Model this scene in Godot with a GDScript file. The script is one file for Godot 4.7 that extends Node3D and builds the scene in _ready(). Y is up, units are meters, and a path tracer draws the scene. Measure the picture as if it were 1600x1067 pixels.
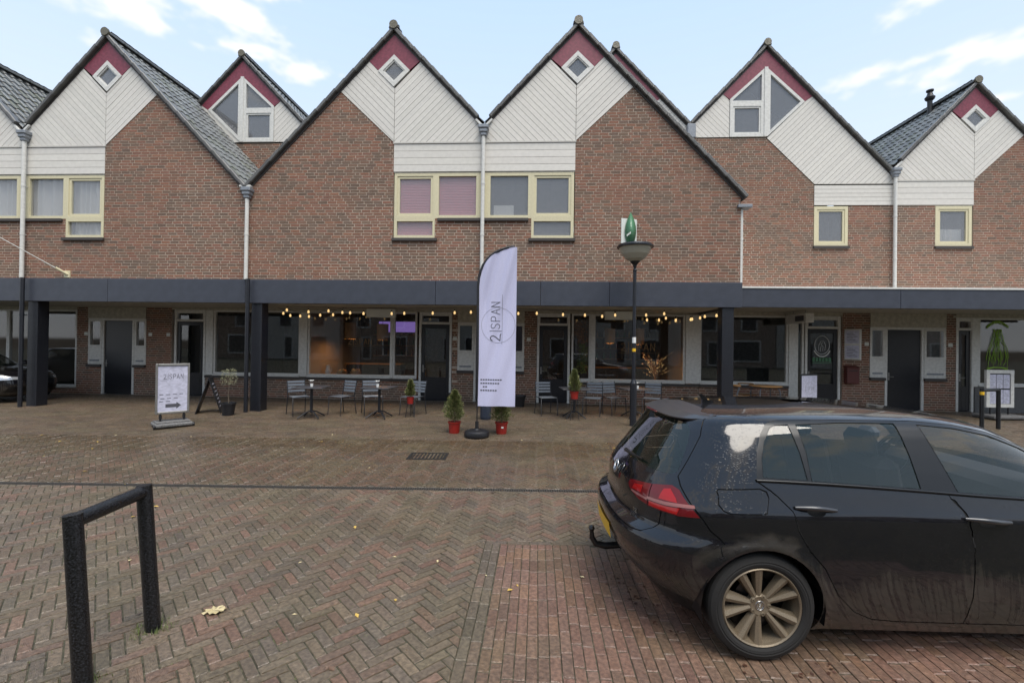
extends Node3D
# A Dutch shopping street: terraced brick houses over an arcade, a café terrace, a parked hatchback.
# Metres, y up. The camera stands at x = 0, z = 0; the houses' front plane is turned about 3 degrees.

const TURN := 0.05494          # angle of the terrace against the camera's plane
const FRONT := 11.25           # distance to the front plane on the camera's axis
const BACK := -2.846           # the recessed shop plane and the set-back upper walls, in house space
var FX := Transform3D(Basis(Vector3.UP, -TURN), Vector3(0, 0, -FRONT))
var rng := RandomNumberGenerator.new()
var M := {}
var used := {}

# ---------------------------------------------------------------- mesh builder
class MB:
	var v := PackedVector3Array()
	var n := PackedVector3Array()
	var c := PackedColorArray()
	var t := PackedVector2Array()
	var col := Color(1, 1, 1)
	var uv := false
	func put(p: Vector3, q: Vector3) -> void:
		v.append(p); n.append(q); c.append(col)
	func tri(a: Vector3, b: Vector3, d: Vector3, na: Vector3, nb: Vector3, nd: Vector3) -> void:
		if (b - a).cross(d - a).dot(na + nb + nd) > 0.0:
			put(a, na); put(d, nd); put(b, nb)
		else:
			put(a, na); put(b, nb); put(d, nd)
	func quad(a: Vector3, b: Vector3, d: Vector3, e: Vector3, o: Vector3) -> void:
		var q := (b - a).cross(d - a)
		if q.length_squared() < 1e-16:
			q = (d - a).cross(e - a)
		if q.length_squared() < 1e-16:
			return
		q = q.normalized()
		if q.dot(o) < 0.0:
			q = -q
		tri(a, b, d, q, q, q); tri(a, d, e, q, q, q)
	func tri_flat(a: Vector3, b: Vector3, d: Vector3, o: Vector3) -> void:
		var q := (b - a).cross(d - a).normalized()
		if q.dot(o) < 0.0:
			q = -q
		tri(a, b, d, q, q, q)
	func box(x: Transform3D, s: Vector3, bev := 0.0) -> void:
		var h := s * 0.5
		var b: float = min(bev, min(h.x, min(h.y, h.z)) * 0.9)
		for ax in 3:
			var i := (ax + 1) % 3
			var j := (ax + 2) % 3
			for sg in [-1.0, 1.0]:
				var q: Array[Vector3] = []
				for k in [[-1, -1], [1, -1], [1, 1], [-1, 1]]:
					var p := Vector3.ZERO
					p[ax] = sg * h[ax]; p[i] = k[0] * (h[i] - b); p[j] = k[1] * (h[j] - b)
					q.append(x * p)
				var o := Vector3.ZERO
				o[ax] = sg
				quad(q[0], q[1], q[2], q[3], x.basis * o)
			if b > 0.0:
				for si in [-1.0, 1.0]:
					for sj in [-1.0, 1.0]:
						var e: Array[Vector3] = []
						for k in [[-1, 0], [1, 0], [1, 1], [-1, 1]]:
							var p := Vector3.ZERO
							p[ax] = k[0] * (h[ax] - b)
							p[i] = si * (h[i] - (b if k[1] == 1 else 0.0))
							p[j] = sj * (h[j] - (0.0 if k[1] == 1 else b))
							e.append(x * p)
						var o := Vector3.ZERO
						o[i] = si; o[j] = sj
						quad(e[0], e[1], e[2], e[3], x.basis * o)
		if b > 0.0:
			for sx in [-1.0, 1.0]:
				for sy in [-1.0, 1.0]:
					for sz in [-1.0, 1.0]:
						tri_flat(x * Vector3(sx * h.x, sy * (h.y - b), sz * (h.z - b)), x * Vector3(sx * (h.x - b), sy * h.y, sz * (h.z - b)), x * Vector3(sx * (h.x - b), sy * (h.y - b), sz * h.z), x.basis * Vector3(sx, sy, sz))
	func bx(lo: Vector3, hi: Vector3, bev := 0.0) -> void:
		box(Transform3D(Basis.IDENTITY, (lo + hi) * 0.5), (hi - lo).abs(), bev)
	func prism(poly: PackedVector2Array, z0: float, z1: float, x := Transform3D.IDENTITY, back := true) -> void:
		var ix := Geometry2D.triangulate_polygon(poly)
		var f := x.basis * Vector3(0, 0, 1 if z1 > z0 else -1)
		for i in range(0, ix.size(), 3):
			var a := poly[ix[i]]; var b := poly[ix[i + 1]]; var d := poly[ix[i + 2]]
			tri_flat(x * Vector3(a.x, a.y, z1), x * Vector3(b.x, b.y, z1), x * Vector3(d.x, d.y, z1), f)
			if back:
				tri_flat(x * Vector3(a.x, a.y, z0), x * Vector3(b.x, b.y, z0), x * Vector3(d.x, d.y, z0), -f)
		var cw := 1.0 if Geometry2D.is_polygon_clockwise(poly) else -1.0
		for i in poly.size():
			var a := poly[i]
			var b := poly[(i + 1) % poly.size()]
			var o := x.basis * Vector3(-(b.y - a.y) * cw, (b.x - a.x) * cw, 0)
			quad(x * Vector3(a.x, a.y, z0), x * Vector3(b.x, b.y, z0), x * Vector3(b.x, b.y, z1), x * Vector3(a.x, a.y, z1), o)
	func tube(pts: Array, r, seg := 8, closed := false) -> void:
		var m := pts.size()
		var rings := []
		var up := Vector3.UP
		for i in m:
			var a: Vector3 = pts[(i - 1 + m) % m] if closed else pts[max(i - 1, 0)]
			var b: Vector3 = pts[(i + 1) % m] if closed else pts[min(i + 1, m - 1)]
			var d := (b - a).normalized()
			if abs(d.dot(up)) > 0.95:
				up = Vector3.RIGHT if abs(d.x) < 0.8 else Vector3.BACK
			var s := d.cross(up).normalized()
			up = s.cross(d).normalized()
			var rr: float = r[i] if r is Array else r
			var ring := []
			for k in seg:
				var an := TAU * k / seg
				var q := s * cos(an) + up * sin(an)
				ring.append([pts[i] + q * rr, q])
			rings.append(ring)
		for i in (m if closed else m - 1):
			var j := (i + 1) % m
			for k in seg:
				var l := (k + 1) % seg
				var a = rings[i][k]; var b = rings[i][l]; var d = rings[j][l]; var e = rings[j][k]
				tri(a[0], b[0], d[0], a[1], b[1], d[1]); tri(a[0], d[0], e[0], a[1], d[1], e[1])
		if not closed:
			for q in [[0, 1], [m - 1, m - 2]]:
				var o: Vector3 = pts[q[0]] - pts[q[1]]
				for k in seg:
					tri_flat(pts[q[0]], rings[q[0]][k][0], rings[q[0]][(k + 1) % seg][0], o)
	func lathe(prof: Array, seg := 16, x := Transform3D.IDENTITY, sx := 1.0, sz := 1.0) -> void:
		for i in prof.size() - 1:
			var a: Vector2 = prof[i]
			var b: Vector2 = prof[i + 1]
			var d := b - a
			var nn := Vector2(d.y, -d.x).normalized()
			for k in seg:
				var p := TAU * k / seg
				var q := TAU * (k + 1) / seg
				var e0 := Vector3(cos(p) * sx, 0, sin(p) * sz)
				var e1 := Vector3(cos(q) * sx, 0, sin(q) * sz)
				var n0 := (x.basis * (e0 * nn.x + Vector3(0, nn.y, 0))).normalized()
				var n1 := (x.basis * (e1 * nn.x + Vector3(0, nn.y, 0))).normalized()
				var u := Vector3.UP
				if a.x > 1e-6:
					tri(x * (e0 * a.x + u * a.y), x * (e1 * a.x + u * a.y), x * (e1 * b.x + u * b.y), n0, n1, n1)
				if b.x > 1e-6:
					tri(x * (e0 * a.x + u * a.y), x * (e1 * b.x + u * b.y), x * (e0 * b.x + u * b.y), n0, n1, n0)
	func add(o: MB, x: Transform3D) -> void:
		for i in o.v.size():
			v.append(x * o.v[i]); n.append((x.basis * o.n[i]).normalized()); c.append(o.c[i])
	func mesh() -> ArrayMesh:
		var a := []
		a.resize(Mesh.ARRAY_MAX)
		a[Mesh.ARRAY_VERTEX] = v; a[Mesh.ARRAY_NORMAL] = n; a[Mesh.ARRAY_COLOR] = c
		if uv:
			a[Mesh.ARRAY_TEX_UV] = t
		var m := ArrayMesh.new()
		m.add_surface_from_arrays(Mesh.PRIMITIVE_TRIANGLES, a)
		return m

func P2(a: Array) -> PackedVector2Array:
	var r := PackedVector2Array()
	for q in a:
		r.append(Vector2(q[0], q[1]))
	return r
func at(p: Vector3, yaw := 0.0) -> Transform3D:
	return Transform3D(Basis(Vector3.UP, yaw), p)
func rect(x0: float, y0: float, x1: float, y1: float) -> PackedVector2Array:
	return PackedVector2Array([Vector2(x0, y0), Vector2(x1, y0), Vector2(x1, y1), Vector2(x0, y1)])

# ---------------------------------------------------------------- nodes
func fresh(called: String) -> String:
	if not used.has(called):
		used[called] = 0
		return called
	used[called] += 1
	return "%s_%03d" % [called, used[called]]
func thing(called: String, label: String, category: String, x := Transform3D.IDENTITY, group := "") -> Node3D:
	var o := Node3D.new()
	o.name = fresh(called)
	add_child(o)
	o.transform = x
	o.set_meta("label", label); o.set_meta("category", category)
	if group:
		o.set_meta("group", group)
	return o
func setting(called: String) -> Node3D:
	var o := Node3D.new()
	o.name = called
	add_child(o)
	o.set_meta("kind", "structure")
	return o
func put(called: String, mb: MB, m: Material, parent: Node, label := "") -> MeshInstance3D:
	var o := MeshInstance3D.new()
	o.name = called
	o.mesh = mb.mesh()
	o.material_override = m
	parent.add_child(o, true)
	if label:
		o.set_meta("label", label)
	return o
func piece(called: String, mesh: Mesh, m: Material, parent: Node, x: Transform3D) -> MeshInstance3D:
	var o := MeshInstance3D.new()
	o.name = called
	o.mesh = mesh
	o.material_override = m
	o.transform = x
	parent.add_child(o, true)
	return o
func copy_thing(src: Node3D, label: String, x: Transform3D) -> Node3D:
	var base := String(src.name)
	if base.length() > 4 and base.substr(base.length() - 3).is_valid_int():
		base = base.substr(0, base.length() - 4)
	var o: Node3D = src.duplicate()
	o.name = fresh(base)
	add_child(o)
	o.transform = x
	o.set_meta("label", label)
	return o
func lettering(text: String, size: float, depth: float, mono := false) -> MB:
	var f := SystemFont.new()
	f.font_names = PackedStringArray(["Droid Sans Mono" if mono else "Droid Sans"])
	var tm := TextMesh.new()
	tm.font = f; tm.text = text; tm.font_size = 64; tm.pixel_size = size / 46.0; tm.depth = depth
	var a := tm.get_mesh_arrays()
	var mb := MB.new()
	var pv: PackedVector3Array = a[Mesh.ARRAY_VERTEX]
	var pn: PackedVector3Array = a[Mesh.ARRAY_NORMAL]
	if a[Mesh.ARRAY_INDEX] != null and (a[Mesh.ARRAY_INDEX] as PackedInt32Array).size() > 0:
		for i in a[Mesh.ARRAY_INDEX]:
			mb.put(pv[i], pn[i])
	else:
		for i in pv.size():
			mb.put(pv[i], pn[i])
	return mb
const GLYPH := {"S": [[[.55, .85], [.45, .97], [.28, 1.0], [.1, .92], [.05, .75], [.15, .58], [.45, .45], [.55, .28], [.48, .08], [.28, 0.0], [.1, .06], [.02, .18]]],
	"P": [[[.05, 0.0], [.05, 1.0], [.38, 1.0], [.54, .9], [.56, .72], [.5, .55], [.36, .48], [.05, .48]]],
	"A": [[[0.0, 0.0], [.3, 1.0], [.6, 0.0]], [[.12, .36], [.48, .36]]],
	"N": [[[.05, 0.0], [.05, 1.0], [.55, 0.0], [.55, 1.0]]],
	"2": [[[.05, .8], [.15, .95], [.32, 1.0], [.5, .9], [.54, .72], [.45, .5], [.05, .02], [.62, 0.0], [.75, -.06]]],
	"|": [[[.15, -.2], [.15, 1.15]]]}
# thin single-stroke capitals: flat ribbons along each stroke, starting at the origin
func strokes(text: String, size: float, wide: float, x := Transform3D.IDENTITY, gap := 0.85) -> MB:
	var mb := MB.new()
	var pen := 0.0
	for ch in text:
		for st in GLYPH[ch]:
			for i in st.size() - 1:
				var a := Vector2(st[i][0] + pen, st[i][1]) * size
				var b := Vector2(st[i + 1][0] + pen, st[i + 1][1]) * size
				var d := (b - a).normalized()
				var s := Vector2(-d.y, d.x) * wide * 0.5
				a -= d * wide * 0.3
				b += d * wide * 0.3
				var k := int(ceil(a.distance_to(b) / 0.03))
				for j in k:
					var p := a.lerp(b, float(j) / k)
					var q := a.lerp(b, float(j + 1) / k)
					mb.quad(x * Vector3(p.x - s.x, p.y - s.y, 0), x * Vector3(q.x - s.x, q.y - s.y, 0), x * Vector3(q.x + s.x, q.y + s.y, 0), x * Vector3(p.x + s.x, p.y + s.y, 0), x.basis.z)
		pen += gap if ch != "|" else gap * 0.5
	return mb

# ---------------------------------------------------------------- materials
func gray_tex(sd: int, freq: float, lo: float, hi: float, oct := 4, px := 512, kind := FastNoiseLite.TYPE_SIMPLEX_SMOOTH) -> ImageTexture:
	var f := FastNoiseLite.new()
	f.seed = sd; f.frequency = freq; f.noise_type = kind; f.fractal_octaves = oct
	var im := f.get_seamless_image(px, px)
	im.convert(Image.FORMAT_L8)
	var d := im.get_data()
	for i in d.size():
		d[i] = int(clamp(lo + (hi - lo) * d[i] / 255.0, 0.0, 1.0) * 255.0)
	return ImageTexture.create_from_image(Image.create_from_data(px, px, false, Image.FORMAT_L8, d))
func bump_tex(sd: int, freq: float, strength: float, oct := 4, px := 512) -> ImageTexture:
	var f := FastNoiseLite.new()
	f.seed = sd; f.frequency = freq; f.fractal_octaves = oct
	var im := f.get_seamless_image(px, px)
	im.convert(Image.FORMAT_RGBA8)
	im.bump_map_to_normal_map(strength)
	return ImageTexture.create_from_image(im)
func mat(lin: Color, rough: float, metal := 0.0) -> StandardMaterial3D:
	var m := StandardMaterial3D.new()
	m.albedo_color = lin.linear_to_srgb()
	m.roughness = rough; m.metallic = metal
	return m
func grained(m: StandardMaterial3D, size: float, albedo: Texture2D = null, bump: Texture2D = null, rough: Texture2D = null, strength := 1.0) -> StandardMaterial3D:
	m.uv1_triplanar = true; m.uv1_world_triplanar = true
	m.uv1_scale = Vector3.ONE / size
	if albedo:
		m.albedo_texture = albedo
	if bump:
		m.normal_enabled = true; m.normal_texture = bump; m.normal_scale = strength
	if rough:
		m.roughness_texture = rough; m.roughness_texture_channel = BaseMaterial3D.TEXTURE_CHANNEL_RED
	return m
func tinted(rough: float, metal := 0.0) -> StandardMaterial3D:
	var m := mat(Color(1, 1, 1), rough, metal)
	m.vertex_color_use_as_albedo = true
	return m
func pane(c: Color, alpha: float) -> StandardMaterial3D:
	var m := mat(c, 0.02)
	var k := m.albedo_color
	m.albedo_color = Color(k.r, k.g, k.b, alpha)
	m.transparency = BaseMaterial3D.TRANSPARENCY_ALPHA
	m.metallic_specular = 1.0
	return m
func glow(c: Color, e: float) -> StandardMaterial3D:
	var m := mat(c, 0.5)
	m.emission_enabled = true; m.emission = c.linear_to_srgb(); m.emission_energy_multiplier = e
	return m

func make_materials() -> void:
	var fine := gray_tex(11, 0.09, 0.72, 1.0, 4)
	var soft := gray_tex(12, 0.02, 0.80, 1.0, 5)
	var wet := gray_tex(13, 0.012, 0.45, 1.0, 5)
	var bumps := bump_tex(14, 0.08, 6.0)
	var grit := bump_tex(15, 0.2, 5.0, 3)
	M.brick = grained(tinted(0.85), 0.6, fine, grit, null, 0.5)
	M.mortar = grained(mat(Color(0.70, 0.58, 0.47), 0.95), 0.7, gray_tex(16, 0.05, 0.75, 1.0, 4), grit)
	M.paver = grained(tinted(0.52), 0.9, gray_tex(17, 0.05, 0.62, 1.0, 5), grit, wet, 0.7)
	M.wet_paver = grained(tinted(0.42), 0.9, gray_tex(17, 0.05, 0.62, 1.0, 5), grit, wet, 0.45)
	M.hoop = grained(mat(Color(0.06, 0.063, 0.075), 0.4), 0.22, gray_tex(56, 0.035, -0.35, 1.0, 5), bumps, gray_tex(57, 0.05, 0.5, 1.0, 4), 0.35)
	M.sand = grained(mat(Color(0.125, 0.115, 0.070), 0.95), 0.9, gray_tex(18, 0.03, 0.4, 1.0, 5), bumps)
	M.board = grained(tinted(0.55), 1.2, gray_tex(19, 0.015, 0.95, 1.0, 4), bumps, null, 0.06)
	M.red_board = grained(mat(Color(0.235, 0.042, 0.068), 0.45), 1.0, soft, bumps, null, 0.1)
	M.white_paint = grained(mat(Color(0.68, 0.67, 0.63), 0.4), 1.0, gray_tex(20, 0.02, 0.88, 1.0, 4))
	M.cream_paint = grained(mat(Color(0.66, 0.60, 0.40), 0.5), 0.8, gray_tex(21, 0.03, 0.90, 1.0, 5))
	M.cream_panel = grained(mat(Color(0.50, 0.46, 0.37), 0.55), 1.4, soft)
	M.soffit = grained(mat(Color(0.55, 0.51, 0.43), 0.7), 1.5, soft)
	M.tile = grained(tinted(0.42), 0.5, fine, bumps, gray_tex(22, 0.03, 0.55, 1.0, 4), 0.5)
	M.fascia = grained(mat(Color(0.048, 0.054, 0.072), 0.45), 1.6, gray_tex(23, 0.012, 0.90, 1.0, 5), null, gray_tex(24, 0.01, 0.7, 1.0, 4))
	M.zinc = grained(mat(Color(0.28, 0.30, 0.33), 0.5, 0.3), 0.5, soft)
	M.dark_steel = grained(mat(Color(0.022, 0.024, 0.032), 0.38), 0.35, gray_tex(25, 0.04, 0.55, 1.0, 5), bumps, gray_tex(26, 0.03, 0.6, 1.0, 4), 0.25)
	M.slate_sill = grained(mat(Color(0.07, 0.06, 0.055), 0.6), 0.5, fine)
	M.black_door = grained(mat(Color(0.018, 0.019, 0.024), 0.3), 1.0, soft)
	M.glass = pane(Color(0.05, 0.06, 0.06), 0.10)
	M.painted_haze_glass = pane(Color(0.30, 0.31, 0.33), 0.28)  # upper panes: pale grey tint paints in a haze of reflected sky
	M.dark_room = grained(mat(Color(0.16, 0.145, 0.125), 0.8), 1.5, soft)
	M.room_floor = grained(mat(Color(0.10, 0.075, 0.05), 0.5), 1.5, soft)
	M.chair_metal = grained(mat(Color(0.17, 0.19, 0.22), 0.4, 0.4), 0.4, soft)
	M.leg_metal = mat(Color(0.02, 0.021, 0.025), 0.4, 0.2)
	M.table_top = grained(mat(Color(0.05, 0.05, 0.058), 0.4), 0.5, soft)
	M.red_pot = grained(mat(Color(0.44, 0.022, 0.013), 0.45), 0.25, gray_tex(58, 0.03, 0.55, 1.0, 5))
	M.black_plastic = grained(mat(Color(0.014, 0.014, 0.017), 0.45), 0.4, soft)
	M.blue_plastic = grained(mat(Color(0.03, 0.04, 0.065), 0.45), 0.4, soft)
	M.needle = tinted(0.6)
	M.needle.backlight = Color(0.2, 0.25, 0.1)
	M.leaf = tinted(0.6)
	M.leaf.backlight = Color(0.25, 0.22, 0.1)
	M.bark = grained(mat(Color(0.16, 0.12, 0.085), 0.9), 0.2, fine, bumps)
	M.soil = grained(mat(Color(0.03, 0.022, 0.015), 0.95), 0.2, fine, bumps)
	M.print_dark = mat(Color(0.07, 0.07, 0.085), 0.7)
	M.print_grey = mat(Color(0.28, 0.28, 0.33), 0.7)
	M.cloth = grained(mat(Color(0.52, 0.52, 0.70), 0.8), 0.5, gray_tex(27, 0.03, 0.93, 1.0, 3))
	M.cloth.backlight = Color(0.25, 0.25, 0.3)
	M.poster = grained(mat(Color(0.62, 0.62, 0.76), 0.35), 0.8, soft)
	M.alu = grained(mat(Color(0.33, 0.32, 0.30), 0.4, 0.6), 0.4, soft)
	M.concrete = grained(mat(Color(0.26, 0.255, 0.25), 0.85), 0.6, gray_tex(28, 0.04, 0.5, 1.0, 5), bumps)
	M.wood = grained(mat(Color(0.42, 0.23, 0.09), 0.4), 0.5, fine)
	M.gold = mat(Color(0.42, 0.24, 0.08), 0.4, 0.2)
	M.gold_line = mat(Color(0.30, 0.17, 0.06), 0.5)
	M.lamp_shade = grained(mat(Color(0.55, 0.34, 0.16), 0.7), 0.3, fine)
	M.lamp_shade.backlight = Color(0.4, 0.25, 0.1)
	M.bulb = glow(Color(1.0, 0.66, 0.28), 0.38)
	M.bulb_dim = glow(Color(1.0, 0.62, 0.25), 0.3)
	M.screen = glow(Color(0.20, 0.13, 0.42), 0.30)
	M.lime = mat(Color(0.30, 0.52, 0.05), 0.5)
	M.green = mat(Color(0.06, 0.17, 0.085), 0.35)
	M.sign_white = mat(Color(0.62, 0.64, 0.60), 0.4)
	M.mail_red = mat(Color(0.10, 0.022, 0.018), 0.4)
	M.drain = grained(mat(Color(0.075, 0.066, 0.056), 0.6, 0.3), 0.3, fine, bumps)
	M.iron = grained(mat(Color(0.03, 0.028, 0.026), 0.5, 0.3), 0.3, fine, bumps)
	M.blind = mat(Color(0.72, 0.23, 0.28), 0.8)
	M.blind.backlight = Color(0.3, 0.1, 0.12)
	M.lace = mat(Color(0.68, 0.68, 0.66), 0.9)
	M.lace.backlight = Color(0.3, 0.3, 0.3)
	M.yellow = mat(Color(0.72, 0.42, 0.02), 0.4)
	M.bowl = mat(Color(0.36, 0.34, 0.27), 0.3)
	M.bowl.backlight = Color(0.3, 0.28, 0.22)

# ---------------------------------------------------------------- camera, sky, sun
func sky_panorama() -> ImageTexture:
	# clear air paling to the horizon with a few fair-weather clouds; -z is column 0
	var w := 2048
	var h := 1024
	var f := FastNoiseLite.new()
	f.seed = 7; f.frequency = 1.0; f.fractal_octaves = 6; f.fractal_gain = 0.55
	var g := FastNoiseLite.new()
	g.seed = 31; g.frequency = 1.0; g.fractal_octaves = 3
	# clouds: [azimuth, elevation, half width, half height] in degrees
	var banks := [[-33.0, 30.6, 11.0, 3.6], [-41.0, 28.6, 6.0, 1.4], [-25.0, 27.4, 6.0, 1.6], [-41.5, 25.8, 2.2, 0.7], [45.0, 24.0, 8.0, 1.3], [38.5, 25.5, 6.0, 0.8], [46.0, 20.6, 5.0, 0.6], [41.0, 29.5, 4.0, 0.9], [19.5, 23.0, 1.6, 0.6], [-70.0, 33.0, 20.0, 6.0], [75.0, 30.0, 18.0, 5.0], [130.0, 38.0, 26.0, 9.0], [-140.0, 35.0, 30.0, 9.0], [180.0, 44.0, 30.0, 10.0], [-10.0, 55.0, 22.0, 7.0], [60.0, 58.0, 26.0, 9.0], [100.0, 22.0, 12.0, 3.0], [-105.0, 25.0, 14.0, 3.0]]
	var top := Color(0.43, 0.64, 0.96)
	var low := Color(0.93, 0.96, 0.99)
	var cloud := Color(1.0, 0.985, 0.97)
	var dirt := Color(0.13, 0.115, 0.10)
	var d := PackedByteArray()
	d.resize(w * h * 3)
	for j in h:
		var el := 90.0 - 180.0 * (j + 0.5) / h
		var ce := cos(deg_to_rad(el))
		var sy := sin(deg_to_rad(el))
		var base := top.lerp(low, pow(1.0 - max(sy, 0.0), 1.7)) if el > 0.0 else dirt
		var near := []
		for b in banks:
			if abs(el - b[1]) < b[3] * 2.0:
				near.append(b)
		var flat := base.linear_to_srgb()
		for i in w:
			var out := flat
			if el > 0.0 and near.size():
				var az := 360.0 * (i + 0.5) / w
				if az > 180.0:
					az -= 360.0
				var m := 0.0
				for b in near:
					var da: float = abs(az - b[0])
					if da > 180.0:
						da = 360.0 - da
					var q: float = pow(da * ce / b[2] / 0.87, 2) + pow((el - b[1]) / b[3], 2)
					if q < 2.3:
						m = max(m, 1.0 - q * 0.45)
				if m > 0.0:
					var p := Vector3(sin(deg_to_rad(az)) * ce, sy * 2.6, -cos(deg_to_rad(az)) * ce)
					var k := f.get_noise_3dv(p * 9.0) * 1.25 + g.get_noise_3dv(p * 3.0) * 0.5 + m * 0.95 - 0.48
					var a: float = clamp(k * 1.25, 0.0, 1.0)
					a = a * a * (3.0 - 2.0 * a) * min(1.0, m * 4.0) * 0.92
					if a > 0.0:
						out = base.lerp(cloud, a).linear_to_srgb()
			var o := (j * w + i) * 3
			d[o] = int(out.r * 255.0 + 0.5); d[o + 1] = int(out.g * 255.0 + 0.5); d[o + 2] = int(out.b * 255.0 + 0.5)
	return ImageTexture.create_from_image(Image.create_from_data(w, h, false, Image.FORMAT_RGB8, d))

func make_view() -> void:
	var cam := Camera3D.new()
	cam.name = "camera"
	add_child(cam)
	cam.position = Vector3(0, 1.843, 0)
	cam.rotation = Vector3(deg_to_rad(0.36), 0, deg_to_rad(0.8))
	cam.fov = 73.07
	cam.near = 0.05; cam.far = 400.0
	cam.current = true
	var sk := PanoramaSkyMaterial.new()
	sk.panorama = sky_panorama()
	var sky := Sky.new()
	sky.sky_material = sk
	var e := Environment.new()
	e.background_mode = Environment.BG_SKY
	e.sky = sky
	e.background_energy_multiplier = 0.41
	e.tonemap_mode = Environment.TONE_MAPPER_LINEAR
	e.tonemap_exposure = 2.8
	e.sdfgi_enabled = true; e.ssao_enabled = true; e.ssil_enabled = true
	var we := WorldEnvironment.new()
	we.name = "environment"
	we.environment = e
	add_child(we)
	var sun := DirectionalLight3D.new()
	sun.name = "sun"
	sun.light_energy = 0.5
	sun.light_color = Color(1.0, 0.97, 0.925)
	sun.light_angular_distance = 40.0
	sun.shadow_enabled = true
	sun.rotation_degrees = Vector3(-64, 26, 0)
	add_child(sun)

# ---------------------------------------------------------------- ground
func gy(z: float) -> float:
	return clamp((-z - 6.0) / 5.0, 0.0, 1.0) * 0.07
# one paver: a slab with worn, chamfered edges, its top at y = 0 before it is laid
func paver_mb(mb: MB, poly: PackedVector2Array, lift: float, tip: Vector2) -> void:
	var cen := Vector2.ZERO
	for q in poly:
		cen += q
	cen /= poly.size()
	var top: Array[Vector3] = []
	var low: Array[Vector3] = []
	for q in poly:
		var d := q - cen
		var inn: Vector2 = q - d.normalized() * min(0.006, d.length() * 0.2)
		var h := gy(inn.y) + lift + d.dot(tip)
		top.append(Vector3(inn.x, h, inn.y))
		low.append(Vector3(q.x, gy(q.y) + lift - 0.006, q.y))
	var m := poly.size()
	for i in range(1, m - 1):
		mb.tri_flat(top[0], top[i], top[i + 1], Vector3.UP)
	for i in m:
		var j := (i + 1) % m
		var e := low[i] + low[j] - 2.0 * Vector3(cen.x, low[i].y, cen.y)
		mb.quad(top[i], top[j], low[j], low[i], Vector3(e.x, 0.2, e.z))
var paver_mix := {
	"road": [Color(0.255, 0.155, 0.125), Color(0.225, 0.155, 0.125), Color(0.215, 0.175, 0.140), Color(0.205, 0.172, 0.136), Color(0.190, 0.168, 0.140), Color(0.235, 0.19, 0.14), Color(0.27, 0.165, 0.13), Color(0.215, 0.185, 0.140), Color(0.225, 0.185, 0.150), Color(0.172, 0.155, 0.132)],
	"bay": [Color(0.275, 0.165, 0.135), Color(0.255, 0.155, 0.13), Color(0.285, 0.175, 0.14), Color(0.245, 0.16, 0.135), Color(0.26, 0.175, 0.145), Color(0.285, 0.18, 0.125)],
	"border": [Color(0.165, 0.145, 0.125), Color(0.185, 0.155, 0.13), Color(0.15, 0.137, 0.12), Color(0.22, 0.14, 0.12)],
	"far": [Color(0.175, 0.115, 0.088), Color(0.155, 0.112, 0.085), Color(0.14, 0.115, 0.09), Color(0.125, 0.11, 0.095), Color(0.19, 0.12, 0.095), Color(0.165, 0.125, 0.09)],
	"gutter": [Color(0.115, 0.082, 0.048), Color(0.10, 0.075, 0.045), Color(0.13, 0.09, 0.052), Color(0.09, 0.072, 0.05)],
	"walk": [Color(0.185, 0.145, 0.105), Color(0.165, 0.135, 0.10), Color(0.15, 0.12, 0.095), Color(0.20, 0.155, 0.11), Color(0.17, 0.125, 0.10), Color(0.145, 0.128, 0.105)]}
func lay(zone: Node3D, pieces: Array, singles: int, m: Material) -> void:
	# pieces: [polygon in x/z, colour, whole?]; the nearest become parts, the rest one mass
	pieces.sort_custom(func(a, b): return a[3] < b[3])
	var rest := MB.new()
	var done := 0
	for p in pieces:
		var poly: PackedVector2Array = p[0]
		var lift := rng.randf_range(-0.003, 0.0015)
		var tip := Vector2(rng.randf_range(-0.012, 0.012), rng.randf_range(-0.012, 0.012))
		if p[2] and done < singles:
			done += 1
			var mb := MB.new()
			mb.col = p[1]
			paver_mb(mb, poly, lift, tip)
			put("paver", mb, m, zone)
		else:
			rest.col = p[1]
			paver_mb(rest, poly, lift, tip)
	if rest.v.size():
		var o := put("paving", rest, m, zone)
		o.set_meta("kind", "stuff")
var stain := FastNoiseLite.new()
func tone(kind: String, at_xz: Vector2) -> Color:
	# leaf mould and wet silt lie in patches towards the far gutter
	var silt := stain.get_noise_2d(at_xz.x * 6.0, at_xz.y * 9.0)
	if kind == "far" and at_xz.y + silt * 0.9 < -7.75:
		kind = "gutter"
	var a: Array = paver_mix[kind]
	var c: Color = a[rng.randi() % a.size()]
	var k := rng.randf_range(0.90, 1.10) * (1.0 + 0.28 * stain.get_noise_2d(at_xz.x * 22.0 + 50.0, at_xz.y * 30.0))
	var moss: float = clamp(stain.get_noise_2d(at_xz.x * 14.0 - 80.0, at_xz.y * 14.0) * 1.6, 0.0, 0.45)
	c = c.lerp(Color(0.17, 0.16, 0.10), moss)
	if kind == "road" or kind == "bay" or kind == "border":
		k *= 0.94
	else:
		k *= 0.96
	c = c.lerp(Color(0.19, 0.138, 0.098), 0.38)
	var warm := 1.14 if kind == "bay" else 1.06
	return Color(c.r * k * warm, c.g * k, c.b * k * 0.91)
func seen_score(c: Vector2) -> float:
	# distance, with pieces outside the view's wedge last
	return -c.y + (0.0 if c.y < -2.35 and abs(c.x) < -c.y * 1.13 else 100.0)
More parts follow.
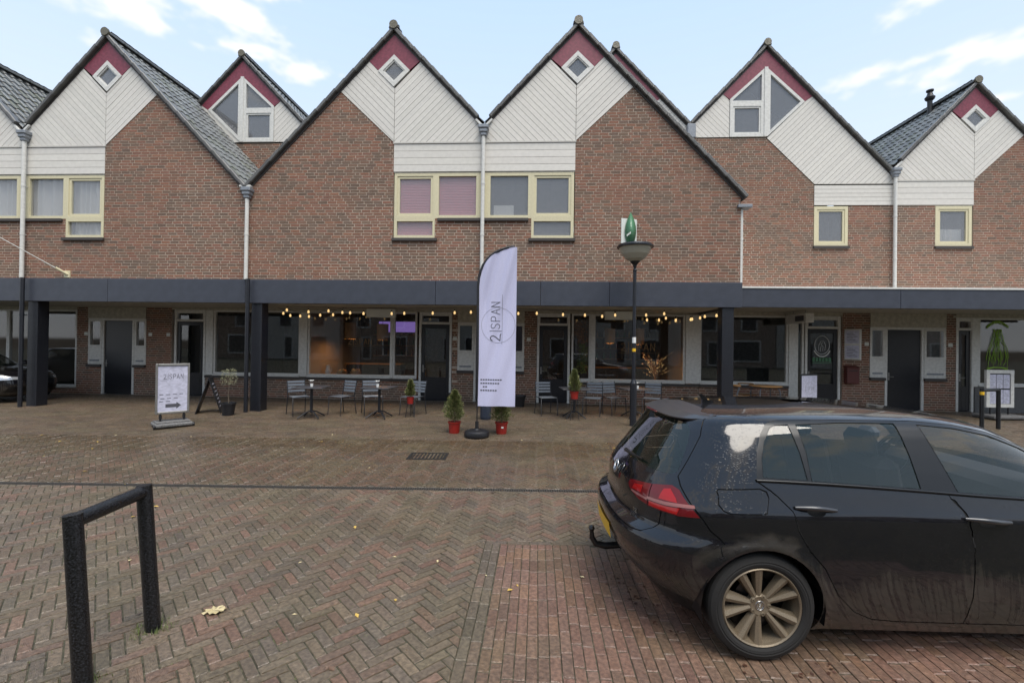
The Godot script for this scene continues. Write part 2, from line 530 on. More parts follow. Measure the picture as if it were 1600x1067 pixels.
func patch(kind: String, q: PackedVector2Array, zones: Array, out: Array) -> void:
	# keep what of a paver lies in one of the zones
	for z in zones:
		var inside := 0
		for p in q:
			if Geometry2D.is_point_in_polygon(p, z):
				inside += 1
		var cen := (q[0] + q[2]) * 0.5
		if inside == q.size():
			out.append([q, tone(kind, cen), true, seen_score(cen)])
		elif inside > 0:
			for r in Geometry2D.intersect_polygons(q, z):
				if r.size() > 2 and abs(area(r)) > 0.0006:
					out.append([r, tone(kind, cen), false, seen_score(cen)])
func area(p: PackedVector2Array) -> float:
	var s := 0.0
	for i in p.size():
		var j := (i + 1) % p.size()
		s += p[i].x * p[j].y - p[j].x * p[i].y
	return s * 0.5
func herringbone(kind: String, zones: Array, lo: Vector2, hi: Vector2, out: Array) -> void:
	var w := 0.0685
	var g := 0.0035
	var ca := cos(PI / 4 + TURN)
	var sa := sin(PI / 4 + TURN)
	var mid := (lo + hi) * 0.5
	var reach := int(((hi - lo).length() * 0.5) / w) + 4
	for y in range(-reach, reach):
		for x in range(-reach, reach):
			var t := posmod(x - y, 6)
			if t != 0 and t != 5:
				continue
			var r := Rect2(x * w, y * w, 3 * w, w) if t == 0 else Rect2(x * w, y * w, w, 3 * w)
			var c := r.get_center()
			var cw := Vector2(c.x * ca - c.y * sa, c.x * sa + c.y * ca) + mid
			if cw.x < lo.x - 0.3 or cw.x > hi.x + 0.3 or cw.y < lo.y - 0.3 or cw.y > hi.y + 0.3:
				continue
			if abs(cw.x) > -cw.y * 1.14 + 1.6:
				continue
			r = r.grow(-g)
			var q := PackedVector2Array()
			var wob := rng.randf_range(-0.012, 0.012)
			for k in [r.position, Vector2(r.end.x, r.position.y), r.end, Vector2(r.position.x, r.end.y)]:
				var d: Vector2 = (k - c).rotated(wob) + c
				q.append(Vector2(d.x * ca - d.y * sa, d.x * sa + d.y * ca) + mid)
			patch(kind, q, zones, out)
func rows(kind: String, zone: PackedVector2Array, origin: Vector2, along: Vector2, n: int, length: float, out: Array, l := 0.205, w := 0.0685) -> void:
	var across := Vector2(-along.y, along.x)
	for i in n:
		var s := -rng.randf() * l
		while s < length:
			var a := origin + across * (i * w + 0.002 + rng.randf_range(-0.0008, 0.0008)) + along * (s + 0.0025)
			var b := a + along * (l - 0.005)
			var c := b + across * (w - 0.0045)
			var d := a + across * (w - 0.0045)
			var cen := (a + c) * 0.5
			s += l
			if abs(cen.x) > -cen.y * 1.14 + 1.6:
				continue
			patch(kind, PackedVector2Array([a, b, c, d]), [zone], out)
func make_ground() -> void:
	stain.seed = 3; stain.frequency = 0.06; stain.fractal_octaves = 3
	# the bed of sand and moss the pavers lie in, out to the horizon
	var g := setting("ground")
	var mb := MB.new()
	var zs := [60.0, 0.0, -2.0, -4.0, -5.80, -5.90, -6.0, -11.0, -15.0, -90.0]
	for i in zs.size() - 1:
		if i == 4:
			continue
		var a: float = zs[i]
		var b: float = zs[i + 1]
		mb.quad(Vector3(-90, gy(a) - 0.0065, a), Vector3(90, gy(a) - 0.0065, a), Vector3(90, gy(b) - 0.0065, b), Vector3(-90, gy(b) - 0.0065, b), Vector3.UP)
	put("bedding", mb, M.sand, g)
	# bay edge: runs square to the terrace
	var bx0 := func(z): return -0.08 - 0.055 * (z + 4.262)
	var e0: float = bx0.call(-4.262)
	var e1: float = bx0.call(-1.4)
	var road := setting("road")
	var out := []
	var za := PackedVector2Array([Vector2(-9.0, -5.79), Vector2(10.0, -5.79), Vector2(10.0, -4.335), Vector2(e0 - 0.14, -4.335), Vector2(e1 - 0.14, -1.4), Vector2(-9.0, -1.4)])
	herringbone("road", [za], Vector2(-8.5, -5.8), Vector2(8.5, -1.4), out)
	lay(road, out, 300, M.paver)
	var bay := setting("parking_bay")
	out = []
	var ax := Vector2(e1 - e0, 2.862).normalized()
	var zb := PackedVector2Array([Vector2(e0, -4.262), Vector2(10.0, -4.262), Vector2(10.0, -1.4), Vector2(e1, -1.4)])
	var side := Vector2(-ax.y, ax.x)
	for i in 140:
		rows("bay", zb, Vector2(e0, -4.262) - side * (i * 0.0685), ax, 1, 3.2, out)
	var big := rect(-9, -9, 12, 0)
	for i in 2:
		rows("border", big, Vector2(e0, -4.332) + side * (i * 0.0685), ax, 1, 3.1, out)
	rows("border", big, Vector2(e0 + 0.02, -4.332), Vector2(1, 0), 1, 6.0, out)
	lay(bay, out, 300, M.paver)
	var far := setting("carriageway")
	out = []
	herringbone("far", [rect(-12.5, -8.63, 12.5, -5.91)], Vector2(-12.5, -8.63), Vector2(12.5, -5.9), out)
	lay(far, out, 200, M.wet_paver)
	var walk := setting("pavement")
	out = []
	var wz := PackedVector2Array([Vector2(-17, -8.63), Vector2(17, -8.63), Vector2(17, -13.10), Vector2(-17, -14.97)])
	rows("walk", wz, Vector2(-17, -15.0), Vector2(1, 0), 93, 34, out)
	lay(walk, out, 200, M.paver)
	# slotted drain
	var dr := setting("drain")
	mb = MB.new()
	mb.bx(Vector3(-11, -0.10, -5.90), Vector3(11, -0.055, -5.80))
	for z in [-5.80, -5.90]:
		mb.bx(Vector3(-11, -0.10, z - 0.008), Vector3(11, -0.004, z + 0.008), 0.003)
	put("channel", mb, M.drain, dr)
	mb = MB.new()
	var x := -8.0
	while x < 8.0:
		mb.bx(Vector3(x, -0.020, -5.892), Vector3(x + 0.016, -0.005, -5.808))
		x += 0.03
	mb.bx(Vector3(-8, -0.020, -5.853), Vector3(8, -0.010, -5.847))
	put("grating", mb, M.drain, dr).set_meta("kind", "stuff")
	# cast-iron gully grate
	var mh := thing("gully_grate", "dark cast iron gully grate set in the wet road", "grate", at(Vector3(-1.33, gy(-7.45), -7.45)))
	mb = MB.new()
	frame_strip(mb, rect(-0.31, -0.22, 0.31, 0.22), 0.05, -0.02, 0.006)
	var fr := put("frame", mb, M.iron, mh)
	fr.rotation.x = -PI / 2
	for k in 9:
		mb = MB.new()
		mb.bx(Vector3(-0.25 + k * 0.058, -0.02, -0.169), Vector3(-0.222 + k * 0.058, 0.004, 0.169), 0.003)
		put("bar", mb, M.iron, mh)
	mb = MB.new()
	mb.bx(Vector3(-0.26, -0.006, -0.17), Vector3(0.26, -0.0052, 0.17))
	put("pit", mb, M.black_plastic, mh)
func make_litter() -> void:
	# fallen leaves: [x, z, size, turn]
	var t := thing("fallen_leaf", "large pale curled leaf on the paving right of the bicycle rack", "leaf", at(Vector3(-2.0, 0.004, -3.13), 0.35))
	var mb := MB.new()
	var edge := []
	for k in 26:
		var an := TAU * k / 26.0
		var lobe := 0.62 + 0.38 * pow(abs(cos(an * 2.5)), 0.8)
		var r := (0.068 + 0.016 * cos(an)) * lobe * (1.0 + 0.18 * sin(k * 4.7))
		edge.append(Vector3(cos(an) * r * 1.15, 0.004 + 0.016 * pow(sin(k * 1.9), 2.0), sin(an) * r * 0.72))
	for k in 26:
		var c := Vector3(0.0, 0.010, 0.0)
		var m0: Vector3 = edge[k] * 0.5 + Vector3(0, 0.006 * (k % 3), 0)
		var m1: Vector3 = edge[(k + 1) % 26] * 0.5 + Vector3(0, 0.006 * ((k + 1) % 26 % 3), 0)
		mb.col = Color(0.48, 0.40, 0.22) * (0.9 + 0.12 * (k % 2))
		mb.tri_flat(c, m0, m1, Vector3.UP)
		mb.quad(m0, edge[k], edge[(k + 1) % 26], m1, Vector3.UP)
	put("blade", mb, M.leaf, t)
	mb = MB.new()
	mb.tube([Vector3(0, 0.01, 0), Vector3(0.06, 0.012, 0.03), Vector3(0.12, 0.004, 0.05)], 0.0016, 5)
	put("stalk", mb, M.bark, t)
	var st := MB.new()
	rng.seed = 501
	for i in 260:
		var z := rng.randf_range(-10.2, -2.5)
		if i % 3 == 0:
			z = rng.randf_range(-8.7, -8.0)
		var x := rng.randf_range(-1.1, 1.1) * -z
		if x > 0.7 and z > -4.6:
			continue
		var s := rng.randf_range(0.010, 0.032)
		var c: Color = [Color(0.50, 0.33, 0.08), Color(0.55, 0.45, 0.25), Color(0.20, 0.10, 0.04), Color(0.06, 0.04, 0.03), Color(0.12, 0.07, 0.04)][rng.randi() % 5]
		st.col = c
		var a := rng.randf() * TAU
		var o := Vector3(x, gy(z) + 0.004, z)
		var u := Vector3(cos(a), 0.15, sin(a)) * s
		var w := Vector3(-sin(a), 0.25, cos(a)) * s * 0.55
		st.tri_flat(o - u, o + w, o + u, Vector3.UP); st.tri_flat(o - u, o + u, o - w + Vector3(0, s * 0.3, 0), Vector3.UP)
	for i in 170:   # wet brown mulch washed against the parked car
		var z := rng.randf_range(-4.1, -2.95)
		var x := 0.78 + (z + 4.1) * 0.25 + rng.randfn(0.0, 0.07)
		if i % 2 == 0:
			z = rng.randf_range(-2.72, -2.45)
			x = rng.randf_range(1.2, 3.2)
		if stain.get_noise_2d(x * 40.0, z * 40.0) < 0.05:
			continue
		var s := rng.randf_range(0.006, 0.018)
		st.col = Color(0.07, 0.030, 0.018) * rng.randf_range(0.6, 1.4)
		var a := rng.randf() * TAU
		var o := Vector3(x, 0.003, z)
		var u := Vector3(cos(a), 0.1, sin(a)) * s
		var w := Vector3(-sin(a), 0.2, cos(a)) * s * 0.7
		st.tri_flat(o - u, o + w, o + u, Vector3.UP); st.tri_flat(o - u, o + u, o - w, Vector3.UP)
	var l := put("leaf_litter", st, M.leaf, self)
	l.set_meta("kind", "stuff"); l.set_meta("label", "small fallen leaves scattered over the wet brick paving"); l.set_meta("category", "leaves")
	# grass and moss tufts growing from the joints
	var gr := MB.new()
	rng.seed = 77
	var tufts := []
	for i in 70:
		tufts.append([Vector2(-2.262, -2.94) + Vector2.from_angle(rng.randf() * TAU) * rng.randf_range(0.045, 0.12), 0.035])
	for i in 70:
		tufts.append([Vector2(-2.241, -2.44) + Vector2.from_angle(rng.randf() * TAU) * rng.randf_range(0.045, 0.13), 0.035])
	for i in 520:
		var z := rng.randf_range(-4.6, -2.3)
		tufts.append([Vector2(rng.randf_range(-1.05, -0.25) * -z, z), 0.012])
	for tuft in tufts:
		for k in 4:
			var o := Vector3(tuft[0].x + rng.randf_range(-0.008, 0.008), -0.006, tuft[0].y + rng.randf_range(-0.008, 0.008))
			var a := rng.randf() * TAU
			var hgt: float = tuft[1] * rng.randf_range(0.5, 1.2)
			var lean := Vector3(cos(a), 0, sin(a)) * hgt * 0.6
			var w := Vector3(-sin(a), 0, cos(a)) * 0.0016
			gr.col = Color(0.10, 0.13, 0.03) * rng.randf_range(0.6, 1.4)
			gr.tri_flat(o - w, o + w, o + lean + Vector3(0, hgt, 0), Vector3(0, 1, 0.4))
	var go := put("grass", gr, M.leaf, self)
	go.set_meta("kind", "stuff"); go.set_meta("label", "short moss and grass growing in the paving joints"); go.set_meta("category", "grass")

# ---------------------------------------------------------------- houses
const COURSE := 0.0715
const BRICK := 0.234
var brick_tones := [Color(0.319, 0.149, 0.097), Color(0.296, 0.144, 0.092), Color(0.331, 0.160, 0.099), Color(0.302, 0.151, 0.103), Color(0.284, 0.154, 0.103), Color(0.261, 0.147, 0.097), Color(0.249, 0.151, 0.103), Color(0.238, 0.154, 0.107), Color(0.215, 0.140, 0.101), Color(0.197, 0.127, 0.090)]
var weather := FastNoiseLite.new()
func tone_at(p: Vector2) -> int:
	# the kiln's red and brown batches were laid in drifts
	var red := rng.randf() < 0.52 + 0.75 * weather.get_noise_2d(p.x, p.y * 2.0)
	return rng.randi() % 5 + (0 if red else 5)
var brick_mesh := []
func brick_shapes() -> void:
	weather.seed = 8; weather.frequency = 0.45; weather.fractal_octaves = 3
	rng.seed = 5
	for i in 20:
		var mb := MB.new()
		var c: Color = brick_tones[i % brick_tones.size()]
		var k := rng.randf_range(0.88, 1.14)
		mb.col = Color(c.r * k, c.g * k, c.b * k)
		var w := 0.220
		var a := Vector2(w * 0.5, 0.0282)
		var q: Array[Vector3] = []
		var b: Array[Vector3] = []
		for s in [[-1, -1], [1, -1], [1, 1], [-1, 1]]:
			var jx := rng.randf_range(-0.0012, 0.0012)
			var jy := rng.randf_range(-0.0012, 0.0012)
			q.append(Vector3(s[0] * (a.x - 0.0015) + jx, s[1] * (a.y - 0.0015) + jy, rng.randf_range(-0.001, 0.001)))
			b.append(Vector3(s[0] * a.x + jx, s[1] * a.y + jy, -0.008))
		mb.quad(q[0], q[1], q[2], q[3], Vector3.BACK)
		for k2 in 4:
			var l := (k2 + 1) % 4
			mb.quad(q[k2], q[l], b[l], b[k2], q[k2] + q[l])
		brick_mesh.append(mb.mesh())
func brick_prism(mb: MB, poly: PackedVector2Array, w: float) -> void:
	var c: Color = brick_tones[tone_at(poly[0])]
	var k := rng.randf_range(0.90, 1.10)
	mb.col = Color(c.r * k, c.g * k, c.b * k)
	mb.prism(poly, w - 0.010, w + rng.randf_range(-0.0012, 0.0012), Transform3D.IDENTITY, false)
# masonry over polygons lying at depth w: mortar sheet with thickness, bricks proud of it
func masonry(house: Node3D, polys: Array, w: float, singles: int, thick := 0.2) -> void:
	var lo := Vector2(1e9, 1e9)
	var hi := -lo
	var bed := MB.new()
	for p in polys:
		bed.prism(p, w - thick, w - 0.0045)
		for q in p:
			lo = Vector2(min(lo.x, q.x), min(lo.y, q.y))
			hi = Vector2(max(hi.x, q.x), max(hi.y, q.y))
	put("wall", bed, M.mortar, house)
	var whole := []
	var rest := MB.new()
	var row := int(floor(lo.y / COURSE))
	while row * COURSE < hi.y:
		var y0 := row * COURSE + 0.0075
		var y1 := y0 + COURSE - 0.015
		var x := floorf(lo.x / BRICK) * BRICK + posmod(row * 7, 4) * BRICK * 0.25 - BRICK
		while x < hi.x:
			var l := BRICK
			if rng.randf() < 0.13:
				l = BRICK * 0.5
			var a := Vector2(x + 0.007, y0)
			var b := Vector2(x + l - 0.007, y1)
			x += l
			for p in polys:
				var inn := 0
				for q in [a, Vector2(b.x, a.y), b, Vector2(a.x, b.y)]:
					if Geometry2D.is_point_in_polygon(q, p):
						inn += 1
				if inn == 4:
					if l == BRICK:
						whole.append(Vector2((a.x + b.x) * 0.5, (a.y + b.y) * 0.5))
					else:
						brick_prism(rest, rect(a.x, a.y, b.x, b.y), w)
				elif inn > 0:
					for r in Geometry2D.intersect_polygons(rect(a.x, a.y, b.x, b.y), p):
						if abs(area(r)) > 0.0004:
							brick_prism(rest, r, w)
		row += 1
	# bricks nearest the eye are parts of their own
	whole.sort_custom(func(p, q): return Vector2(p.x, p.y - 1.8).length_squared() < Vector2(q.x, q.y - 1.8).length_squared())
	for i in whole.size():
		var p: Vector2 = whole[i]
		if i < singles:
			piece("brick", brick_mesh[tone_at(p) + 10 * (rng.randi() % 2)], M.brick, house, Transform3D(Basis.IDENTITY, Vector3(p.x, p.y, w)))
		else:
			brick_prism(rest, rect(p.x - 0.110, p.y - 0.0282, p.x + 0.110, p.y + 0.0282), w)
	if rest.v.size():
		put("brickwork", rest, M.brick, house).set_meta("kind", "stuff")
# boards of one cladding field: strips of the polygon along a direction, each a bevelled plank of its own
func planks(house: Node3D, poly: PackedVector2Array, dir: Vector2, pitch: float, w: float, m: Material, called := "board") -> void:
	var nrm := Vector2(-dir.y, dir.x)
	var lo := 1e9
	var hi := -1e9
	for q in poly:
		lo = min(lo, q.dot(nrm)); hi = max(hi, q.dot(nrm))
	var back := MB.new()
	back.col = Color(0.16, 0.155, 0.14)
	back.prism(poly, w - 0.03, w - 0.004)
	put("backing", back, M.board, house)
	var s := lo
	while s < hi - 0.01:
		var e: float = min(s + pitch, hi)
		var strip := PackedVector2Array([dir * -20.0 + nrm * (s + 0.004), dir * 20.0 + nrm * (s + 0.004), dir * 20.0 + nrm * (e - 0.004), dir * -20.0 + nrm * (e - 0.004)])
		for r in Geometry2D.intersect_polygons(strip, poly):
			if r.size() < 3 or abs(area(r)) < 0.002:
				continue
			var mb := MB.new()
			var k := rng.randf_range(0.95, 1.03)
			mb.col = Color(0.65, 0.622, 0.57) * k
			mb.prism(r, w - 0.004, w + 0.012 + rng.randf_range(-0.0015, 0.0015))
			put(called, mb, m, house)
		s = e
func frame_strip(mb: MB, poly: PackedVector2Array, t: float, z0: float, z1: float) -> PackedVector2Array:
	# a mitred frame of width t along the inside of a convex polygon; returns the opening
	var inn := Geometry2D.offset_polygon(poly, -t, Geometry2D.JOIN_MITER)
	if inn.is_empty():
		return poly
	var a := poly
	var b: PackedVector2Array = inn[0]
	# match corners: nearest
	var bb := PackedVector2Array()
	for q in a:
		var best := b[0]
		for r in b:
			if r.distance_squared_to(q) < best.distance_squared_to(q):
				best = r
		bb.append(best)
	for i in a.size():
		var j := (i + 1) % a.size()
		var d := (a[j] - a[i]).normalized() * 0.0006
		mb.prism(PackedVector2Array([a[i] + d, a[j] - d, bb[j] - d, bb[i] + d]), z0, z1)
	return bb
func window(house: Node3D, poly: PackedVector2Array, w: float, frame: Material, t := 0.07, sash := 0.0, glass: Material = null, label := "") -> Node3D:
	var o := Node3D.new()
	o.name = "window"
	house.add_child(o, true)
	if label:
		o.set_meta("label", label)
	var mb := MB.new()
	var inn := frame_strip(mb, poly, t, w - 0.08, w + 0.012)
	if sash > 0.0:
		inn = frame_strip(mb, inn, sash, w - 0.07, w - 0.006)
	put("frame", mb, frame, o)
	mb = MB.new()
	mb.prism(inn, w - 0.040, w - 0.035)
	put("pane", mb, glass if glass else M.painted_haze_glass, o)
	return o
func recess(house: Node3D, poly: PackedVector2Array, w: float, depth := 0.9) -> void:
	# the dark room behind an upper window
	var mb := MB.new()
	var m := poly.size()
	var ix := Geometry2D.triangulate_polygon(poly)
	for i in range(0, ix.size(), 3):
		mb.tri_flat(Vector3(poly[ix[i]].x, poly[ix[i]].y, w - depth), Vector3(poly[ix[i + 1]].x, poly[ix[i + 1]].y, w - depth), Vector3(poly[ix[i + 2]].x, poly[ix[i + 2]].y, w - depth), Vector3.BACK)
	for i in m:
		var a := poly[i]
		var b := poly[(i + 1) % m]
		mb.quad(Vector3(a.x, a.y, w - 0.09), Vector3(b.x, b.y, w - 0.09), Vector3(b.x, b.y, w - depth), Vector3(a.x, a.y, w - depth), Vector3.UP)
	put("room", mb, M.dark_room, house)
# pantiled slope: from the ridge (x0, y0) down to the eaves (x1, y1), running back from w0 to w1
var tile_mesh := []
func tile_shapes() -> void:
	rng.seed = 9
	for i in 8:
		var mb := MB.new()
		var k := rng.randf_range(0.75, 1.25)
		mb.col = Color(0.16, 0.165, 0.16) * k
		if i == 3:
			mb.col = Color(0.13, 0.14, 0.105)
		# x across (0..0.24), z down the slope (0..0.38), y up
		var prof := [Vector2(0.0, 0.012), Vector2(0.03, 0.034), Vector2(0.065, 0.040), Vector2(0.10, 0.026), Vector2(0.145, 0.008), Vector2(0.19, 0.002), Vector2(0.23, 0.008)]
		for j in prof.size() - 1:
			var a: Vector2 = prof[j]
			var b: Vector2 = prof[j + 1]
			mb.quad(Vector3(a.x, a.y - 0.012, 0), Vector3(b.x, b.y - 0.012, 0), Vector3(b.x, b.y + 0.014, 0.375), Vector3(a.x, a.y + 0.014, 0.375), Vector3.UP)
			mb.quad(Vector3(a.x, a.y + 0.014, 0.375), Vector3(b.x, b.y + 0.014, 0.375), Vector3(b.x, b.y - 0.012, 0.375), Vector3(a.x, a.y - 0.012, 0.375), Vector3.BACK)
		tile_mesh.append(mb)
func slope(house: Node3D, x0: float, y0: float, x1: float, y1: float, w0: float, w1: float, singles := 0) -> void:
	var roof := Node3D.new()
	roof.name = "roof"
	house.add_child(roof, true)
	var down := Vector3(x1 - x0, y1 - y0, 0)
	var l := down.length()
	down /= l
	var nrm := Vector3(-down.y, down.x, 0)
	if nrm.y < 0.0:
		nrm = -nrm
	var mb := MB.new()
	var a := Vector3(x0, y0, w0)
	var o := a - nrm * 0.03
	var x := Transform3D(Basis(down, nrm, Vector3(0, 0, -1)), o)
	mb.box(x * Transform3D(Basis.IDENTITY, Vector3(l * 0.5, -0.03, (w0 - w1) * 0.5)), Vector3(l, 0.06, w0 - w1))
	mb.col = Color(0.1, 0.1, 0.1)
	put("deck", mb, M.slate_sill, roof)
	var across := Vector3(0, 0, -1)
	var nr := int(ceil(l / 0.335))
	var nc := int((w0 - w1) / 0.205)
	var rest := MB.new()
	var n := 0
	var shapes := []
	for t in tile_mesh:
		shapes.append((t as MB).mesh())
	for c in nc:
		for r in nr:
			var base := a + down * (l - (r + 1) * 0.335) + across * (c * 0.205 + rng.randf_range(-0.004, 0.004)) + nrm * rng.randf_range(-0.004, 0.004)
			var bs := Basis(across, nrm, down)
			if bs.determinant() < 0.0:
				bs = Basis(-across, nrm, down)
				base += across * 0.205
			if (l - (r + 1) * 0.335) < -0.2:
				continue
			var tx := Transform3D(bs, base)
			var k := rng.randi() % tile_mesh.size()
			if n < singles:
				n += 1
				piece("tile", shapes[k], M.tile, roof, tx)
			else:
				rest.add(tile_mesh[k], tx)
	put("tiling", rest, M.tile, roof).set_meta("kind", "stuff")
# stepped verge tiles up one side of a gable, in front of the slope
func verge(house: Node3D, x0: float, y0: float, x1: float, y1: float, w: float) -> void:
	var d := Vector3(x1 - x0, y1 - y0, 0)
	var l := d.length()
	d /= l
	var nrm := Vector3(-d.y, d.x, 0)
	if nrm.y < 0.0:
		nrm = -nrm
	var n := int(round(l / 0.335))
	var st := l / n
	for i in n:
		var mb := MB.new()
		mb.col = Color(0.135, 0.132, 0.125) * rng.randf_range(0.75, 1.25)
		var c := Vector3(x0, y0, 0) + d * (i + 0.55) * st
		var tilt := Basis(Vector3(0, 0, 1), atan2(d.y, d.x) + (-0.045 if d.x > 0.0 else 0.045))
		mb.box(Transform3D(tilt, c + nrm * 0.02 + Vector3(0, 0, w + 0.03)), Vector3(st * 1.12, 0.09, 0.15), 0.016)
		put("verge_tile", mb, M.tile, house)
func ridge(house: Node3D, x: float, y: float, w0: float, w1: float) -> void:
	var n := int((w0 - w1) / 0.4)
	for i in n:
		var mb := MB.new()
		mb.col = Color(0.12, 0.12, 0.11) * rng.randf_range(0.8, 1.2)
		var z := w0 - i * 0.4
		var pr := PackedVector2Array()
		for k in 11:
			var an := PI * k / 10.0
			pr.append(Vector2(cos(an) * 0.13, sin(an) * 0.12 - 0.03))
		mb.prism(pr, z - 0.43, z, Transform3D(Basis.IDENTITY, Vector3(x, y, 0)))
		put("ridge_tile", mb, M.tile, house)
	var cap := MB.new()
	cap.col = Color(0.17, 0.15, 0.10)
	var pc := PackedVector2Array()
	for k in 16:
		pc.append(Vector2(cos(TAU * k / 16.0), sin(TAU * k / 16.0)) * 0.105)
	cap.prism(pc, w0, w0 + 0.05, Transform3D(Basis.IDENTITY, Vector3(x, y + 0.03, 0)))
	put("ridge_cap", cap, M.tile, house)
func downpipe(house: Node3D, x: float, y0: float, y1: float, w: float, m: Material, hopper: bool) -> void:
	var o := Node3D.new()
	o.name = "downpipe"
	house.add_child(o, true)
	var mb := MB.new()
	mb.tube([Vector3(x, y0, w), Vector3(x, y1, w)], 0.047, 14)
	put("pipe", mb, m, o)
	var y := y0 + 1.1
	while y < y1 - 0.3:
		mb = MB.new()
		mb.tube([Vector3(x, y, w), Vector3(x, y + 0.05, w)], 0.053, 14)
		mb.bx(Vector3(x - 0.012, y + 0.015, w - 0.12), Vector3(x + 0.012, y + 0.035, w - 0.04))
		put("bracket", mb, m, o)
		y += 1.25
	if hopper:
		mb = MB.new()
		for k in [[0.0, 0.075, 0.065], [0.08, 0.10, 0.09], [0.17, 0.125, 0.11]]:
			mb.bx(Vector3(x - k[1], y1 - 0.02 + k[0], w - k[2]), Vector3(x + k[1], y1 + 0.08 + k[0], w + k[2]), 0.02)
		put("hopper", mb, M.zinc, o)
func diamond(house: Node3D, x: float, y: float, r: float, w: float) -> void:
	var poly := PackedVector2Array([Vector2(x, y - r), Vector2(x + r, y), Vector2(x, y + r), Vector2(x - r, y)])
	window(house, poly, w + 0.02, M.white_paint, 0.085, 0.03)
	recess(house, poly, w, 0.7)
# the terrace's common gable: chevron cladding beside the valley, brick on the long side.
# v = x of the valley, s = +1 when the long slope falls to the right
func gable_house(h: Node3D, v: float, s: float, w: float, eave: float, singles: int, tiles_on: int, win: String) -> void:
	var X := func(p: float) -> float: return v + s * p
	var top := func(p: float) -> float: return 9.52 - 1.045 * abs(p - 2.27)
	var pt := func(p: float, y: float) -> Vector2: return Vector2(v + s * p, y)
	var base := 3.36 if w > -1.0 else 3.34
	var main := PackedVector2Array([pt.call(2.24, base), pt.call(2.24, 6.80), pt.call(3.62, top.call(3.62) - 0.0), pt.call(eave, top.call(eave)), pt.call(eave, base)])
	var walls := [main]
	if win == "double":
		walls.append(PackedVector2Array([pt.call(2.24, base), pt.call(2.24, 4.42), pt.call(1.19, 4.42), pt.call(1.19, 4.92), pt.call(0.0, 4.92), pt.call(0.0, base)]))
	else:
		walls.append(PackedVector2Array([pt.call(2.24, base), pt.call(2.24, 4.86), pt.call(1.18, 4.86), pt.call(1.18, 6.06), pt.call(0.0, 6.06), pt.call(0.0, base)]))
	masonry(h, walls, w, singles)
	var D := Vector2(s, -1).normalized()
	# steep field on the long side
	planks(h, PackedVector2Array([pt.call(2.25, 6.82), pt.call(2.25, 8.16), pt.call(2.90, 8.84), pt.call(3.62, top.call(3.62))]), Vector2(s, 1).normalized(), 0.118, w, M.board)
	# wide field on the valley side
	planks(h, PackedVector2Array([pt.call(2.24, 6.82), pt.call(2.24, 8.16), pt.call(1.60, 8.82), pt.call(0.0, top.call(0.0) + 0.02), pt.call(0.0, 6.82)]), D, 0.118, w, M.board)
	planks(h, PackedVector2Array([pt.call(2.24, 6.08), pt.call(2.24, 6.77), pt.call(0.0, 6.77), pt.call(0.0, 6.08)]), Vector2(1, 0), 0.172, w, M.board)
	var mb := MB.new()
	mb.col = Color(0.5, 0.48, 0.44)
	mb.bx(Vector3(min(X.call(0.0), X.call(2.26)), 6.772, w - 0.02), Vector3(max(X.call(0.0), X.call(2.26)), 6.812, w + 0.03), 0.004)
	put("trim", mb, M.board, h)
	# maroon boards under the ridge, either side of the diamond window
	for q in [[pt.call(2.27, 9.50), pt.call(2.27, 8.99), pt.call(2.655, 8.60), pt.call(2.90, 8.84)], [pt.call(2.27, 9.50), pt.call(2.27, 8.99), pt.call(1.885, 8.60), pt.call(1.62, 8.83)]]:
		mb = MB.new()
		mb.prism(PackedVector2Array(q), w - 0.03, w + 0.018)
		put("gable_board", mb, M.red_board, h)
	diamond(h, X.call(2.27), 8.595, 0.40, w)
	# windows
	if win == "double":
		var r1 := [min(X.call(0.10), X.call(1.18)), max(X.call(0.10), X.call(1.18))]
		var r2 := [min(X.call(1.18), X.call(2.22)), max(X.call(1.18), X.call(2.22))]
		window(h, rect(r1[0], 4.93, r1[1] - 0.001, 6.05), w - 0.02, M.cream_paint, 0.075)
		window(h, rect(r2[0] + 0.001, 4.93, r2[1], 6.05), w - 0.02, M.cream_paint, 0.07, 0.06)
		window(h, rect(r2[0] + 0.001, 4.44, r2[1], 4.928), w - 0.02, M.cream_paint, 0.07)
		recess(h, PackedVector2Array([pt.call(0.05, 4.93), pt.call(1.18, 4.93), pt.call(1.18, 4.44), pt.call(2.23, 4.44), pt.call(2.23, 6.06), pt.call(0.05, 6.06)]), w - 0.02)
		mb = MB.new()
		mb.bx(Vector3(min(X.call(1.13), X.call(2.26)), 4.36, w - 0.1), Vector3(max(X.call(1.13), X.call(2.26)), 4.435, w + 0.06), 0.006)
		mb.bx(Vector3(min(X.call(0.0), X.call(1.12)), 4.85, w - 0.1), Vector3(max(X.call(0.0), X.call(1.12)), 4.925, w + 0.06), 0.006)
		put("sill", mb, M.slate_sill, h)
		mb = MB.new()
		mb.bx(Vector3(min(X.call(0.0), X.call(0.099)), 4.93, w - 0.08), Vector3(max(X.call(0.0), X.call(0.099)), 6.05, w - 0.01))
		put("post", mb, M.cream_paint, h)
	else:
		var r2 := [min(X.call(1.19), X.call(2.20)), max(X.call(1.19), X.call(2.20))]
		window(h, rect(r2[0], 4.88, r2[1], 6.05), w - 0.01, M.cream_paint, 0.085, 0.06)
		recess(h, rect(r2[0], 4.88, r2[1], 6.05), w - 0.01)
		mb = MB.new()
		mb.bx(Vector3(r2[0] - 0.03, 4.80, w - 0.1), Vector3(r2[1] + 0.03, 4.875, w + 0.06), 0.006)
		put("sill", mb, M.slate_sill, h)
	mb = MB.new()
	mb.bx(Vector3(min(X.call(0.0), X.call(2.24)), 6.051, w - 0.30), Vector3(max(X.call(0.0), X.call(2.24)), 6.12, w - 0.006))
	put("lintel", mb, M.cream_panel, h)
	# roof
	var ap: float = X.call(2.27)
